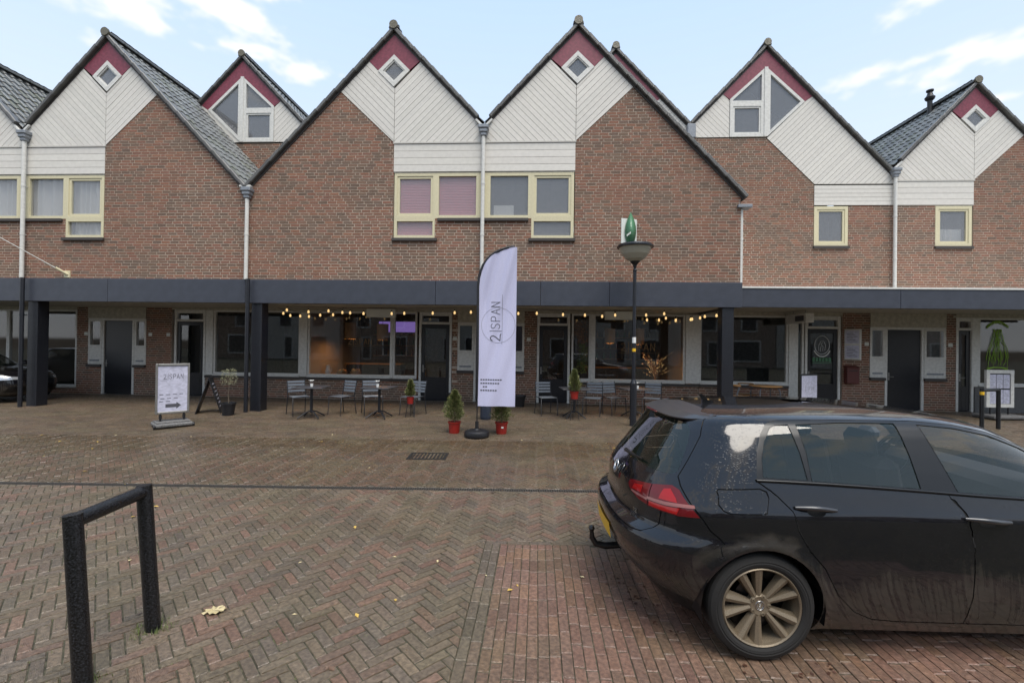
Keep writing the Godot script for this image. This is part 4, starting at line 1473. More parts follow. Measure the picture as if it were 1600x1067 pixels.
func table_at(label: String, p: Vector3, yaw: float) -> void:
	var x := at(p, yaw)
	if has_node("terrace_table"):
		copy_thing(get_node("terrace_table"), label, x)
		return
	var t := thing("terrace_table", label, "table", x, "dark pedestal terrace tables")
	var mb := MB.new()
	mb.bx(Vector3(-0.34, 0.70, -0.34), Vector3(0.34, 0.725, 0.34), 0.008)
	put("tabletop", mb, M.table_top, t)
	mb = MB.new()
	mb.tube([Vector3(0, 0.12, 0), Vector3(0, 0.70, 0)], 0.032, 12)
	put("pedestal", mb, M.leg_metal, t)
	for k in 4:
		mb = MB.new()
		var d := Vector3(cos(PI / 4 + k * PI / 2), 0, sin(PI / 4 + k * PI / 2))
		mb.tube([Vector3(0, 0.17, 0), d * 0.14 + Vector3(0, 0.13, 0), d * 0.33 + Vector3(0, 0.015, 0)], 0.016, 8)
		put("foot", mb, M.leg_metal, t)
func conifer(called: String, label: String, p: Vector3, h: float, r: float, pot_h: float, pot_r: float, sd: int) -> void:
	rng.seed = sd
	var t := thing(called, label, "potted plant", at(p), "small conifers in red pots")
	var mb := MB.new()
	mb.lathe([Vector2(0, 0), Vector2(pot_r * 0.82, 0), Vector2(pot_r * 0.95, pot_h * 0.86), Vector2(pot_r * 1.05, pot_h * 0.87), Vector2(pot_r * 1.07, pot_h), Vector2(pot_r * 0.95, pot_h), Vector2(pot_r * 0.9, pot_h * 0.9)], 20)
	put("pot", mb, M.red_pot, t)
	mb = MB.new()
	mb.lathe([Vector2(pot_r * 0.93, pot_h * 0.9), Vector2(0, pot_h * 0.94)], 14)
	put("soil", mb, M.soil, t)
	mb = MB.new()
	mb.tube([Vector3(0, pot_h * 0.8, 0), Vector3(0.004, pot_h + h * 0.6, 0.003), Vector3(0, pot_h + h, 0)], [0.012, 0.008, 0.002], 6)
	put("trunk", mb, M.bark, t)
	mb = MB.new()
	for i in int(2500 * h / 0.5):
		var f := pow(rng.randf(), 0.8)
		var y := pot_h + h * (0.04 + 0.96 * f)
		var rad := r * ((pow(1.0 - f, 0.62) * 1.12) if f > 0.2 else 0.70 + f * 1.35) * (0.86 + 0.2 * sin(f * 19.0 + i * 0.002))
		var an := rng.randf() * TAU
		rad *= 0.80 + 0.16 * sin(an * 3.0 + sd + f * 5.0) + 0.14 * sin(an * 5.0 - f * 23.0)
		var q := rad * pow(rng.randf(), 0.45)
		var o := Vector3(cos(an) * q, y, sin(an) * q)
		var d := Vector3(cos(an) * 0.9, rng.randf_range(0.2, 1.1), sin(an) * 0.9).normalized() * rng.randf_range(0.025, 0.06)
		var w := d.cross(Vector3(rng.randf() - 0.5, rng.randf() - 0.5, rng.randf() - 0.5)).normalized() * 0.007
		var k := rng.randf_range(0.6, 1.5)
		mb.col = Color(0.11, 0.135, 0.042) * k if rng.randf() < 0.6 else Color(0.22, 0.21, 0.09) * k
		mb.tri_flat(o - w, o + w, o + d, d)
		mb.tri_flat(o + d * 0.3 - w, o + d * 0.3 + w, o + d * 0.9 + w * 3.0, d)
	put("crown", mb, M.needle, t)
func make_rack(called: String, label: String, base: Array, lean: Vector3, hgt: float, r: float) -> void:
	var a: Vector3 = base[0]
	var b: Vector3 = base[1]
	var t := thing(called, label, "bicycle rack", at((a + b) * 0.5), "steel hoops for bicycles")
	var c := (a + b) * 0.5
	var ta := a - c + lean + Vector3(0, hgt, 0)
	var tb := b - c + lean + Vector3(0, hgt, 0)
	for q in [[a - c, ta], [b - c, tb]]:
		var mb := MB.new()
		mb.tube([q[0] + Vector3(0, -0.05, 0), q[0], (q[0] + q[1]) * 0.5, q[1] + Vector3(0, r * 0.62, 0)], r, 20)
		put("post", mb, M.hoop, t)
	var mb := MB.new()
	var d := (tb - ta).normalized()
	mb.tube([ta + Vector3(0, -r * 0.3, 0), (ta + tb) * 0.5 + Vector3(0, -r * 0.3, 0), tb + Vector3(0, -r * 0.3, 0)], r * 0.94, 20)
	put("top_rail", mb, M.hoop, t)

const FLAG_AT := Vector3(-0.66, 0.0, -8.95)
func flag_left(y: float) -> float:
	# edge of the cloth along the bowed pole, measured from the pole foot
	var T := [[0.62, 0.015], [2.9, 0.0], [3.06, 0.012], [3.2, 0.045], [3.32, 0.092], [3.42, 0.16], [3.5, 0.235], [3.57, 0.33], [3.62, 0.43], [3.66, 0.55], [3.685, 0.70]]
	for i in T.size() - 1:
		if y <= T[i + 1][0]:
			return lerp(float(T[i][1]), float(T[i + 1][1]), clamp((y - T[i][0]) / (T[i + 1][0] - T[i][0]), 0.0, 1.0))
	return 0.72
func flag_z(x: float, y: float) -> float:
	var k: float = clamp(x / 0.15, 0.0, 1.0)
	return k * (0.020 * sin(x * 15.0 - y * 4.2 + 0.6) + 0.012 * sin(x * 31.0 - y * 7.0) * clamp((y - 1.2) / 1.5, 0.0, 1.0) + 0.015 * sin(y * 2.1)) + 0.03
func make_flag() -> void:
	var g := gy(FLAG_AT.z)
	var t := thing("beach_flag", "tall lilac-white feather banner lettered SPAN on a black base", "banner", at(FLAG_AT + Vector3(0, g, 0)))
	var mb := MB.new()
	mb.lathe([Vector2(0, 0), Vector2(0.22, 0), Vector2(0.245, 0.03), Vector2(0.245, 0.05), Vector2(0.235, 0.055), Vector2(0.245, 0.06), Vector2(0.24, 0.10), Vector2(0.20, 0.125), Vector2(0.06, 0.14), Vector2(0.035, 0.16), Vector2(0.035, 0.30), Vector2(0, 0.30)], 26)
	put("base", mb, M.black_plastic, t)
	mb = MB.new()
	var pole := [Vector3(0, 0.2, 0)]
	var rad := [0.012]
	for y in [0.60, 1.4, 2.2, 2.9, 3.06, 3.2, 3.32, 3.42, 3.5, 3.57, 3.62, 3.66, 3.685]:
		pole.append(Vector3(flag_left(y) - 0.012, y + 0.012, 0.025))
		rad.append(0.012 if y < 0.7 else 0.026)
	mb.tube(pole, rad, 10)
	put("pole_sleeve", mb, M.black_plastic, t)
	mb = MB.new()
	var ny := 120
	var nx := 28
	for j in ny:
		var y0 := 0.60 + 3.08 * j / ny
		var y1 := 0.60 + 3.08 * (j + 1) / ny
		for i in nx:
			var q := []
			for k in [[i, y0], [i + 1, y0], [i + 1, y1], [i, y1]]:
				var l := flag_left(k[1])
				var x: float = l + (0.735 - l) * k[0] / nx
				var z := flag_z(x, k[1])
				var nn := Vector3(-(flag_z(x + 0.004, k[1]) - z) / 0.004, -(flag_z(x, k[1] + 0.004) - z) / 0.004, 1).normalized()
				q.append([Vector3(x, k[1], z), nn])
			mb.tri(q[0][0], q[1][0], q[2][0], q[0][1], q[1][1], q[2][1])
			mb.tri(q[0][0], q[2][0], q[3][0], q[0][1], q[2][1], q[3][1])
	var cl := put("banner_cloth", mb, M.cloth, t)
	# print laid onto the cloth
	var text := strokes("SPAN", 0.17, 0.012, Transform3D(Basis(Vector3.BACK, PI / 2), Vector3(0.42, 2.10, 0)), 0.82)
	text.add(strokes("|", 0.17, 0.010, Transform3D(Basis(Vector3.BACK, PI / 2), Vector3(0.42, 2.03, 0))), Transform3D.IDENTITY)
	text.add(strokes("2", 0.19, 0.018, Transform3D(Basis(Vector3.BACK, PI / 2), Vector3(0.43, 1.86, 0))), Transform3D.IDENTITY)
	for k in 24:
		var y := 1.80 + k * 0.04
		text.bx(Vector3(0.462, y, -0.0004), Vector3(0.467, y + 0.04, 0.0004))
	for i in 4:
		var n: int = [9, 8, 3, 7][i]
		for k in n:
			if i == 2 and k == 0:
				continue
			var x := 0.06 + k * 0.047
			text.bx(Vector3(x, 1.10 - i * 0.068, -0.0004), Vector3(x + 0.034, 1.125 - i * 0.068, 0.0004))
	lay_on_cloth(text)
	put("print", text, M.print_dark, cl)
	var ring := MB.new()
	for k in 72:
		var a := TAU * k / 72.0
		var b := TAU * (k + 1) / 72.0
		for w in [0.0]:
			ring.quad(Vector3(0.39 + cos(a) * 0.330, 2.17 + sin(a) * 0.345, 0), Vector3(0.39 + cos(b) * 0.330, 2.17 + sin(b) * 0.345, 0), Vector3(0.39 + cos(b) * 0.323, 2.17 + sin(b) * 0.338, 0), Vector3(0.39 + cos(a) * 0.323, 2.17 + sin(a) * 0.338, 0), Vector3.BACK)
	lay_on_cloth(ring)
	put("printed_circle", ring, M.print_grey, cl)
func lay_on_cloth(mb: MB) -> void:
	for i in mb.v.size():
		var p := mb.v[i]
		mb.v[i] = Vector3(p.x, p.y, p.z + flag_z(p.x, p.y) + 0.003)

func make_lamp() -> void:
	var p := Vector3(2.73, gy(-10.3), -10.3)
	var t := thing("street_lamp", "slender black street lamp with upturned bowl and green sign on top", "street lamp", at(p))
	var mb := MB.new()
	mb.lathe([Vector2(0, 0), Vector2(0.075, 0), Vector2(0.075, 0.95), Vector2(0.055, 1.0), Vector2(0.042, 1.04), Vector2(0.038, 3.45), Vector2(0.045, 3.47), Vector2(0.03, 3.52), Vector2(0.03, 3.60)], 18)
	put("pole", mb, M.dark_steel, t)
	mb = MB.new()
	mb.lathe([Vector2(0.03, 3.52), Vector2(0.045, 3.60), Vector2(0.11, 3.67), Vector2(0.12, 3.69), Vector2(0.0, 3.70)], 18)
	put("collar", mb, M.black_plastic, t)
	mb = MB.new()
	mb.lathe([Vector2(0.10, 3.67), Vector2(0.20, 3.73), Vector2(0.29, 3.83), Vector2(0.34, 3.93), Vector2(0.36, 4.0)], 28)
	put("glass_bowl", mb, M.bowl, t)
	mb = MB.new()
	mb.lathe([Vector2(0.36, 3.985), Vector2(0.40, 3.98), Vector2(0.405, 4.01), Vector2(0.37, 4.05), Vector2(0.20, 4.09), Vector2(0, 4.10)], 28)
	put("hood", mb, M.dark_steel, t)
	for q in [[1.85, 0.13, M.lace], [1.66, 0.07, M.yellow]]:
		mb = MB.new()
		mb.lathe([Vector2(0.040, q[0]), Vector2(0.043, q[0]), Vector2(0.043, q[0] + q[1]), Vector2(0.040, q[0] + q[1])], 18)
		put("sticker", mb, q[2], t)
	var s := thing("sign_board", "white sign with a green leaf shield standing on the street lamp bowl", "sign", at(p + Vector3(-0.14, 4.07, 0.0), 0.25))
	mb = MB.new()
	mb.bx(Vector3(-0.19, 0.0, -0.02), Vector3(0.19, 0.56, 0.0), 0.004)
	put("panel", mb, M.sign_white, s)
	mb = MB.new()
	var prof := []
	for i in 13:
		var f := i / 12.0
		prof.append(Vector2(max(0.001, 0.135 * pow(sin(PI * (0.20 + 0.80 * f)), 0.9)), 0.68 * f))
	mb.lathe(prof, 20, Transform3D(Basis.IDENTITY, Vector3(0.02, 0.02, 0.03)), 1.0, 0.45)
	put("shield", mb, M.green, s)
	mb = MB.new()
	for k in 4:
		var an := -0.9 + k * 0.2
		mb.box(Transform3D(Basis(Vector3.UP, an * 0.4), Vector3(0.02 + sin(an) * 0.13, 0.17 + k * 0.018, 0.03 + cos(an) * 0.066)), Vector3(0.020, 0.045, 0.004))
	put("lettering", mb, M.sign_white, s)

func make_sign_stand() -> void:
	var g := gy(-9.4)
	var t := thing("pavement_sign", "pavement sign with black arrow on a grey wheeled foot", "sign", at(Vector3(-7.02, g, -9.55), 0.80).scaled_local(Vector3(0.80, 1, 1)))
	var mb := MB.new()
	for q in [[-0.36, 0.27, -0.315, 1.30], [0.315, 0.27, 0.36, 1.30]]:
		mb.bx(Vector3(q[0], q[1], -0.03), Vector3(q[2], q[3], 0.03), 0.008)
	mb.bx(Vector3(-0.314, 1.25, -0.03), Vector3(0.314, 1.30, 0.03), 0.008)
	mb.bx(Vector3(-0.314, 0.27, -0.03), Vector3(0.314, 0.315, 0.03), 0.008)
	put("frame", mb, M.alu, t)
	mb = MB.new()
	mb.bx(Vector3(-0.314, 0.316, -0.012), Vector3(0.314, 1.249, 0.012))
	var po := put("poster", mb, M.poster, t)
	mb = MB.new()
	mb.add(strokes("2|SPAN", 0.095, 0.009, Transform3D(Basis.IDENTITY, Vector3(-0.20, 0.985, 0.0135))), Transform3D.IDENTITY)
	mb.bx(Vector3(-0.28, 0.955, 0.013), Vector3(-0.10, 0.958, 0.014))
	for q in [[-0.28, 0.66, 4], [-0.26, 0.58, 3], [-0.28, 0.52, 2]]:
		for k in q[2]:
			mb.bx(Vector3(q[0] + k * 0.14, q[1], 0.013), Vector3(q[0] + k * 0.14 + 0.085, q[1] + 0.012, 0.014))
	mb.prism(P2([[-0.15, 0.40], [0.08, 0.40], [0.08, 0.365], [0.18, 0.435], [0.08, 0.505], [0.08, 0.47], [-0.15, 0.47]]), 0.013, 0.0145)
	put("print", mb, M.print_dark, po)
	mb = MB.new()
	for k in 48:
		var a := TAU * k / 48.0
		var b := TAU * (k + 1) / 48.0
		mb.quad(Vector3(cos(a) * 0.20 + 0.04, 1.02 + sin(a) * 0.20, 0.0135), Vector3(cos(b) * 0.20 + 0.04, 1.02 + sin(b) * 0.20, 0.0135), Vector3(cos(b) * 0.196 + 0.04, 1.02 + sin(b) * 0.196, 0.0135), Vector3(cos(a) * 0.196 + 0.04, 1.02 + sin(a) * 0.196, 0.0135), Vector3.BACK)
	put("printed_circle", mb, M.print_grey, po)
	mb = MB.new()
	mb.bx(Vector3(-0.40, 0.02, -0.30), Vector3(0.40, 0.10, 0.26), 0.025)
	mb.bx(Vector3(-0.36, 0.10, -0.22), Vector3(0.36, 0.125, 0.18), 0.01)
	put("foot", mb, M.concrete, t)
	for s in [-0.25, 0.25]:
		mb = MB.new()
		mb.tube([Vector3(s, 0.11, 0), Vector3(s, 0.28, 0)], 0.022, 10)
		mb.tube([Vector3(s, 0.17, 0), Vector3(s, 0.24, 0)], 0.034, 10)
		put("spring_post", mb, M.black_plastic, t)
	for s in [-0.41, 0.41]:
		mb = MB.new()
		mb.lathe([Vector2(0, -0.02), Vector2(0.04, -0.02), Vector2(0.045, 0), Vector2(0.04, 0.02), Vector2(0, 0.02)], 14, Transform3D(Basis(Vector3.BACK, PI / 2), Vector3(s, 0.045, 0.22)))
		put("wheel", mb, M.black_plastic, t)
func make_small_things() -> void:
	var g := 0.07
	# chalkboard A-frame seen from its edge
	var t := thing("chalkboard", "black A-frame chalkboard seen edge-on beside the olive tree", "chalkboard", at(Vector3(-7.42, g, -11.35), 2.02))
	for s in [-1.0, 1.0]:
		var mb := MB.new()
		mb.box(Transform3D(Basis(Vector3.RIGHT, -s * 0.30), Vector3(0, 0.43, s * 0.13)), Vector3(0.55, 0.90, 0.022), 0.004)
		var leaf := put("board_leaf", mb, M.black_plastic, t)
		mb = MB.new()
		for k in 7:
			mb.box(Transform3D(Basis(Vector3.RIGHT, -s * 0.30), Vector3(0, 0.16 + k * 0.09, s * (0.13 + (0.43 - 0.16 - k * 0.09) * 0.309 + 0.013))), Vector3(0.34 - 0.04 * (k % 3), 0.03, 0.002))
		put("chalk_writing", mb, M.print_grey, leaf)
	# little olive tree
	rng.seed = 404
	t = thing("olive_tree", "spindly olive tree in a black pot left of the second column", "potted plant", at(Vector3(-6.72, g, -10.95)))
	var mb := MB.new()
	mb.lathe([Vector2(0, 0), Vector2(0.12, 0), Vector2(0.155, 0.26), Vector2(0.168, 0.26), Vector2(0.168, 0.30), Vector2(0.15, 0.30), Vector2(0.145, 0.27), Vector2(0, 0.26)], 18)
	put("pot", mb, M.black_plastic, t)
	mb = MB.new()
	mb.tube([Vector3(0.01, 0.25, 0), Vector3(0.0, 0.5, 0.01), Vector3(0.012, 0.78, 0), Vector3(0.0, 0.95, 0)], [0.014, 0.011, 0.009, 0.004], 7)
	for k in 9:
		var an := k * 2.4
		mb.tube([Vector3(0.005, 0.70 + k * 0.025, 0), Vector3(cos(an) * 0.10, 0.80 + k * 0.03, sin(an) * 0.10), Vector3(cos(an) * 0.17, 0.80 + k * 0.032 + 0.05 * sin(k), sin(an) * 0.17)], [0.005, 0.003, 0.0015], 5)
	put("trunk", mb, M.bark, t)
	mb = MB.new()
	for i in 330:
		var a := rng.randf() * TAU
		var e := rng.randf_range(-1.0, 1.0)
		var r := 0.19 * pow(rng.randf(), 0.4)
		var o := Vector3(cos(a) * r * sqrt(1.0 - e * e * 0.6), 0.90 + e * 0.18, sin(a) * r)
		var d := Vector3(rng.randf() - 0.5, rng.randf() - 0.35, rng.randf() - 0.5).normalized() * 0.04
		var w := d.cross(Vector3(0.3, 1, 0.2)).normalized() * 0.006
		mb.col = Color(0.20, 0.20, 0.11) * rng.randf_range(0.7, 1.4)
		mb.tri_flat(o, o + d * 0.5 + w, o + d, Vector3.UP); mb.tri_flat(o, o + d, o + d * 0.5 - w, Vector3.UP)
	put("crown", mb, M.leaf, t)
	# terrace furniture
	table_at("dark pedestal table farthest left on the terrace", Vector3(-4.66, g, -10.75), 0.1)
	table_at("dark pedestal table second from the left on the terrace", Vector3(-3.12, g, -10.9), -0.1)
	table_at("dark pedestal table carrying a red-potted conifer right of the banner", Vector3(1.55, g, -11.3), 0.05)
	table_at("dark pedestal table partly behind the street lamp pole", Vector3(3.05, g, -11.45), 0.2)
	chair_at("slatted chair farthest left on the terrace", Vector3(-5.12, g, -11.15), 0.75)
	chair_at("slatted chair between the two tables left of the banner", Vector3(-4.18, g, -11.35), -0.5)
	chair_at("slatted chair behind the second table from the left", Vector3(-3.45, g, -11.45), 0.45)
	chair_at("slatted chair beside the glazed door with a red pot in front", Vector3(-2.45, g, -11.45), -0.45)
	chair_at("slatted chair before the black door right of the banner", Vector3(0.90, g, -11.75), 0.3)
	chair_at("slatted chair right of the table with the red-potted conifer", Vector3(2.08, g, -11.75), -0.35)
	chair_at("slatted chair just left of the street lamp pole", Vector3(2.66, g, -11.9), 0.4)
	chair_at("slatted chair just right of the street lamp pole above the car", Vector3(3.62, g, -11.85), -0.4)
	# small flower glasses on the tables
	for q in [[-4.66, -10.75, "white paper flower in a glass on the leftmost table"], [-3.15, -10.85, "white paper flower in a glass on the second table"], [1.60, -11.25, "white paper flower in a glass before the red pot"], [3.12, -11.4, "white paper flower in a glass beside the lamp pole"]]:
		t = thing("flower_glass", q[2], "table decoration", at(Vector3(q[0], g + 0.726, q[1])), "flower glasses on the terrace tables")
		mb = MB.new()
		mb.lathe([Vector2(0, 0), Vector2(0.03, 0), Vector2(0.036, 0.07), Vector2(0.033, 0.07), Vector2(0.028, 0.004)], 12)
		put("glass", mb, M.lace, t)
		mb = MB.new()
		mb.tube([Vector3(0, 0.01, 0), Vector3(0.005, 0.08, 0), Vector3(-0.01, 0.13, 0)], 0.003, 5)
		put("stem", mb, M.bark, t)
		mb = MB.new()
		for k in 6:
			var an := TAU * k / 6.0
			mb.box(Transform3D(Basis(Vector3.UP, -an) * Basis(Vector3.BACK, 0.5), Vector3(-0.01 + cos(an) * 0.035, 0.135, sin(an) * 0.035)), Vector3(0.055, 0.006, 0.03), 0.002)
		put("petals", mb, M.lace, t)
	conifer("potted_conifer", "taller conifer in a red pot left of the banner base", Vector3(-1.14, gy(-9.3), -9.3), 0.62, 0.27, 0.23, 0.125, 3)
	conifer("potted_conifer", "rounder conifer in a red pot right of the banner base", Vector3(-0.19, gy(-9.3), -9.3), 0.44, 0.27, 0.23, 0.125, 4)
	conifer("potted_conifer", "small conifer in a red pot beside the fourth chair from the left", Vector3(-2.42, g + 0.32, -11.05), 0.40, 0.14, 0.16, 0.085, 5)
	conifer("potted_conifer", "small conifer in a red pot at the table before the black door", Vector3(1.50, g + 0.50, -10.95), 0.52, 0.19, 0.17, 0.10, 6)
	for q in [[-2.42, -11.05, 0.32, "thin plant stool under the red pot near the glazed door"], [1.50, -10.95, 0.50, "thin plant stool under the red pot near the black door"]]:
		t = thing("plant_stool", q[3], "stool", at(Vector3(q[0], g, q[1])), "plant stools on the terrace")
		mb = MB.new()
		mb.lathe([Vector2(0, q[2] - 0.015), Vector2(0.10, q[2] - 0.015), Vector2(0.10, q[2]), Vector2(0, q[2])], 16)
		put("seat", mb, M.leg_metal, t)
		for k in 3:
			mb = MB.new()
			var an := TAU * k / 3.0 + 0.4
			mb.tube([Vector3(cos(an) * 0.07, q[2] - 0.01, sin(an) * 0.07), Vector3(cos(an) * 0.12, 0, sin(an) * 0.12)], 0.008, 6)
			put("leg", mb, M.leg_metal, t)
	# price sticker on the right-hand pot
	mb = MB.new()
	mb.bx(Vector3(0.0, 0.12, 0.112), Vector3(0.045, 0.155, 0.116))
	put("sticker", mb, M.sign_white, get_node("potted_conifer_001"))
	# dark tub behind the banner, black planter by the pier
	t = thing("tub", "slim dark blue tub standing behind the banner pole", "tub", at(Vector3(-0.60, g, -10.9)))
	mb = MB.new()
	mb.lathe([Vector2(0, 0), Vector2(0.12, 0), Vector2(0.13, 0.05), Vector2(0.13, 0.52), Vector2(0.14, 0.54), Vector2(0.14, 0.57), Vector2(0.12, 0.57), Vector2(0.115, 0.06), Vector2(0, 0.05)], 20)
	put("body", mb, M.blue_plastic, t)
	for q in [[0.24, -13.2, "black round planter at the brick pier right of the banner"], [-1.72, -13.45, "black round planter behind the taller red-potted conifer"]]:
		t = thing("planter", q[2], "planter", at(Vector3(q[0], g, q[1])), "black planters under the arcade")
		mb = MB.new()
		mb.lathe([Vector2(0, 0), Vector2(0.13, 0), Vector2(0.17, 0.28), Vector2(0.19, 0.28), Vector2(0.19, 0.32), Vector2(0.17, 0.32), Vector2(0.16, 0.27), Vector2(0, 0.26)], 20)
		put("pot", mb, M.black_plastic, t)
	# bicycle hoops
	make_rack("bicycle_rack", "leaning black steel bicycle hoop in the left foreground", [Vector3(-2.241, 0, -2.445), Vector3(-2.262, 0, -2.945)], Vector3(-0.075, 0, 0.0), 0.885, 0.043)
	make_rack("bicycle_rack", "black steel bicycle hoop beyond the car roof at far right", [Vector3(10.68, g, -10.45), Vector3(11.16, g, -10.55)], Vector3(0.0, 0, 0.0), 0.90, 0.04)
	# flagpole
	t = thing("flagpole", "thin white flagpole slanting out from the wall at far left", "flagpole", FX)
	mb = MB.new()
	mb.tube([Vector3(-11.52, 3.50, 0.05), Vector3(-12.9, 4.95, 1.9)], [0.013, 0.009], 10)
	put("pole", mb, M.white_paint, t)
	mb = MB.new()
	mb.bx(Vector3(-11.60, 3.40, -0.005), Vector3(-11.44, 3.58, 0.03), 0.006)
	mb.tube([Vector3(-11.50, 3.48, 0.02), Vector3(-11.64, 3.63, 0.2)], 0.032, 10)
	put("holder", mb, M.cream_paint, t)
	# right-hand shop: low sign, wooden bench set, notice case, letter box, light box, menu board
	t = thing("white_sign", "small white shop sign leaning before the green-lettered door", "sign", FX * at(Vector3(7.87, 0.07, -1.45), 0.45))
	mb = MB.new()
	mb.bx(Vector3(-0.32, 0.0, -0.03), Vector3(0.32, 1.10, -0.004), 0.01)
	put("board", mb, M.black_plastic, t)
	mb = MB.new()
	mb.bx(Vector3(-0.30, 0.10, -0.004), Vector3(0.30, 1.05, 0.003))
	put("poster", mb, M.poster, t)
	mb = MB.new()
	mb.add(strokes("2|SPAN", 0.085, 0.008, Transform3D(Basis.IDENTITY, Vector3(-0.19, 0.67, 0.004))), Transform3D.IDENTITY)
	for k in 30:
		var a := TAU * k / 30.0
		var b := TAU * (k + 1) / 30.0
		mb.quad(Vector3(cos(a) * 0.17, 0.72 + sin(a) * 0.17, 0.004), Vector3(cos(b) * 0.17, 0.72 + sin(b) * 0.17, 0.004), Vector3(cos(b) * 0.163, 0.72 + sin(b) * 0.163, 0.004), Vector3(cos(a) * 0.163, 0.72 + sin(a) * 0.163, 0.004), Vector3.BACK)
	put("print", mb, M.print_grey, t)
	t = thing("wooden_table", "round light-wood café table under the right shop window", "table", FX * at(Vector3(6.85, 0.07, -1.7)))
	mb = MB.new()
	mb.lathe([Vector2(0, 0.72), Vector2(0.40, 0.72), Vector2(0.42, 0.735), Vector2(0.40, 0.75), Vector2(0, 0.75)], 28)
	put("tabletop", mb, M.wood, t)
	for k in 4:
		mb = MB.new()
		var an := PI / 4 + k * PI / 2
		mb.tube([Vector3(cos(an) * 0.30, 0.72, sin(an) * 0.30), Vector3(cos(an) * 0.37, 0.6, sin(an) * 0.37), Vector3(cos(an) * 0.38, 0, sin(an) * 0.38)], 0.014, 8)
		put("leg", mb, M.chair_metal, t)
	for q in [[6.15, -1.55, 1.2, "bentwood chair left of the round wooden table"], [6.6, -2.25, 0.2, "bentwood chair behind the round wooden table"]]:
		t = thing("wooden_chair", q[3], "chair", FX * at(Vector3(q[0], 0.07, q[1]), q[2]), "bentwood chairs at the wooden table")
		mb = MB.new()
		mb.bx(Vector3(-0.2, 0.43, -0.2), Vector3(0.2, 0.46, 0.2), 0.012)
		put("seat", mb, M.wood, t)
		mb = MB.new()
		var arc := []
		for k in 9:
			arc.append(Vector3(cos(PI * k / 8.0) * 0.22, 0.74, -0.02 - sin(PI * k / 8.0) * 0.20))
		mb.tube(arc, 0.02, 8)
		put("backrest", mb, M.wood, t)
		for s in [-1.0, 1.0]:
			for z in [-1.0, 1.0]:
				mb = MB.new()
				mb.tube([Vector3(s * 0.18, 0.45, z * 0.17), Vector3(s * 0.21, 0, z * 0.2)], 0.013, 8)
				put("leg", mb, M.chair_metal, t)
			mb = MB.new()
			mb.tube([Vector3(s * 0.19, 0.45, -0.12), Vector3(s * 0.22, 0.74, -0.04)], 0.012, 8)
			put("back_post", mb, M.chair_metal, t)
	t = thing("notice_case", "white wall-mounted notice case beside the green-lettered door", "notice case", FX * Transform3D(Basis(Vector3.UP, -0.9), Vector3(9.80, 1.53, BACK + 0.14)))
	mb = MB.new()
	mb.bx(Vector3(-0.20, 0.0, -0.05), Vector3(0.20, 0.90, 0.05), 0.012)
	put("case", mb, M.white_paint, t)
	for k in 2:
		mb = MB.new()
		mb.bx(Vector3(-0.17, 0.05 + k * 0.43, 0.051), Vector3(0.17, 0.42 + k * 0.43, 0.055))
		var sh := put("notice", mb, M.poster, t)
		mb = MB.new()
		for i in 6:
			mb.bx(Vector3(-0.13, 0.10 + k * 0.43 + i * 0.045, 0.0555), Vector3(0.13 - 0.05 * (i % 3), 0.112 + k * 0.43 + i * 0.045, 0.0562))
		put("print", mb, M.print_dark, sh)
	t = thing("letter_box", "dark red letter box on the brick pier below the notice case", "letter box", FX * at(Vector3(9.80, 0.84, BACK + 0.02)))
	mb = MB.new()
	mb.bx(Vector3(-0.17, 0.0, 0.0), Vector3(0.17, 0.46, 0.16), 0.012)
	put("body", mb, M.mail_red, t)
	mb = MB.new()
	mb.box(Transform3D(Basis(Vector3.RIGHT, 0.3), Vector3(0, 0.49, 0.08)), Vector3(0.37, 0.02, 0.20), 0.005)
	put("lid", mb, M.mail_red, t)
	mb = MB.new()
	mb.bx(Vector3(-0.12, 0.36, 0.161), Vector3(0.12, 0.385, 0.166))
	put("slot", mb, M.black_plastic, t)
	t = thing("light_box", "white projecting light box sign under the right canopy", "sign", FX * at(Vector3(8.0, 2.55, -1.7)))
	mb = MB.new()
	mb.bx(Vector3(-0.11, 0.0, -1.0), Vector3(0.11, 0.26, 0.02), 0.01)
	put("housing", mb, M.white_paint, t)
	mb = MB.new()
	mb.bx(Vector3(-0.113, 0.05, -0.5), Vector3(-0.1105, 0.20, -0.08))
	put("print", mb, M.print_dark, t)
	for z in [-0.8, -0.2]:
		mb = MB.new()
		mb.tube([Vector3(0, 0.255, z), Vector3(0, 0.36, z)], 0.012, 8)
		put("hanger", mb, M.alu, t)
	for q in [[-3.95, -2.0, "white projecting light box behind the bulbs left of the banner"], [2.95, -2.0, "white projecting light box behind the street lamp pole"]]:
		t = thing("light_box", q[2], "sign", FX * at(Vector3(q[0], 2.58, q[1])))
		mb = MB.new()
		mb.bx(Vector3(-0.42, 0.0, -0.08), Vector3(0.42, 0.24, 0.08), 0.01)
		put("housing", mb, M.sign_white, t)
		mb = MB.new()
		mb.tube([Vector3(0, 0.235, 0), Vector3(0, 0.29, 0)], 0.012, 8)
		put("hanger", mb, M.alu, t)
	t = thing("menu_board", "white menu board with six sheets on a grey foot at far right", "menu board", FX * at(Vector3(12.75, 0.07, -1.55), 0.1))
	mb = MB.new()
	frame_strip(mb, rect(-0.38, 0.30, 0.38, 1.28), 0.09, -0.03, 0.03)
	put("frame", mb, M.white_paint, t)
	mb = MB.new()
	mb.bx(Vector3(-0.289, 0.391, -0.02), Vector3(0.289, 1.189, 0.01))
	put("backing", mb, M.black_plastic, t)
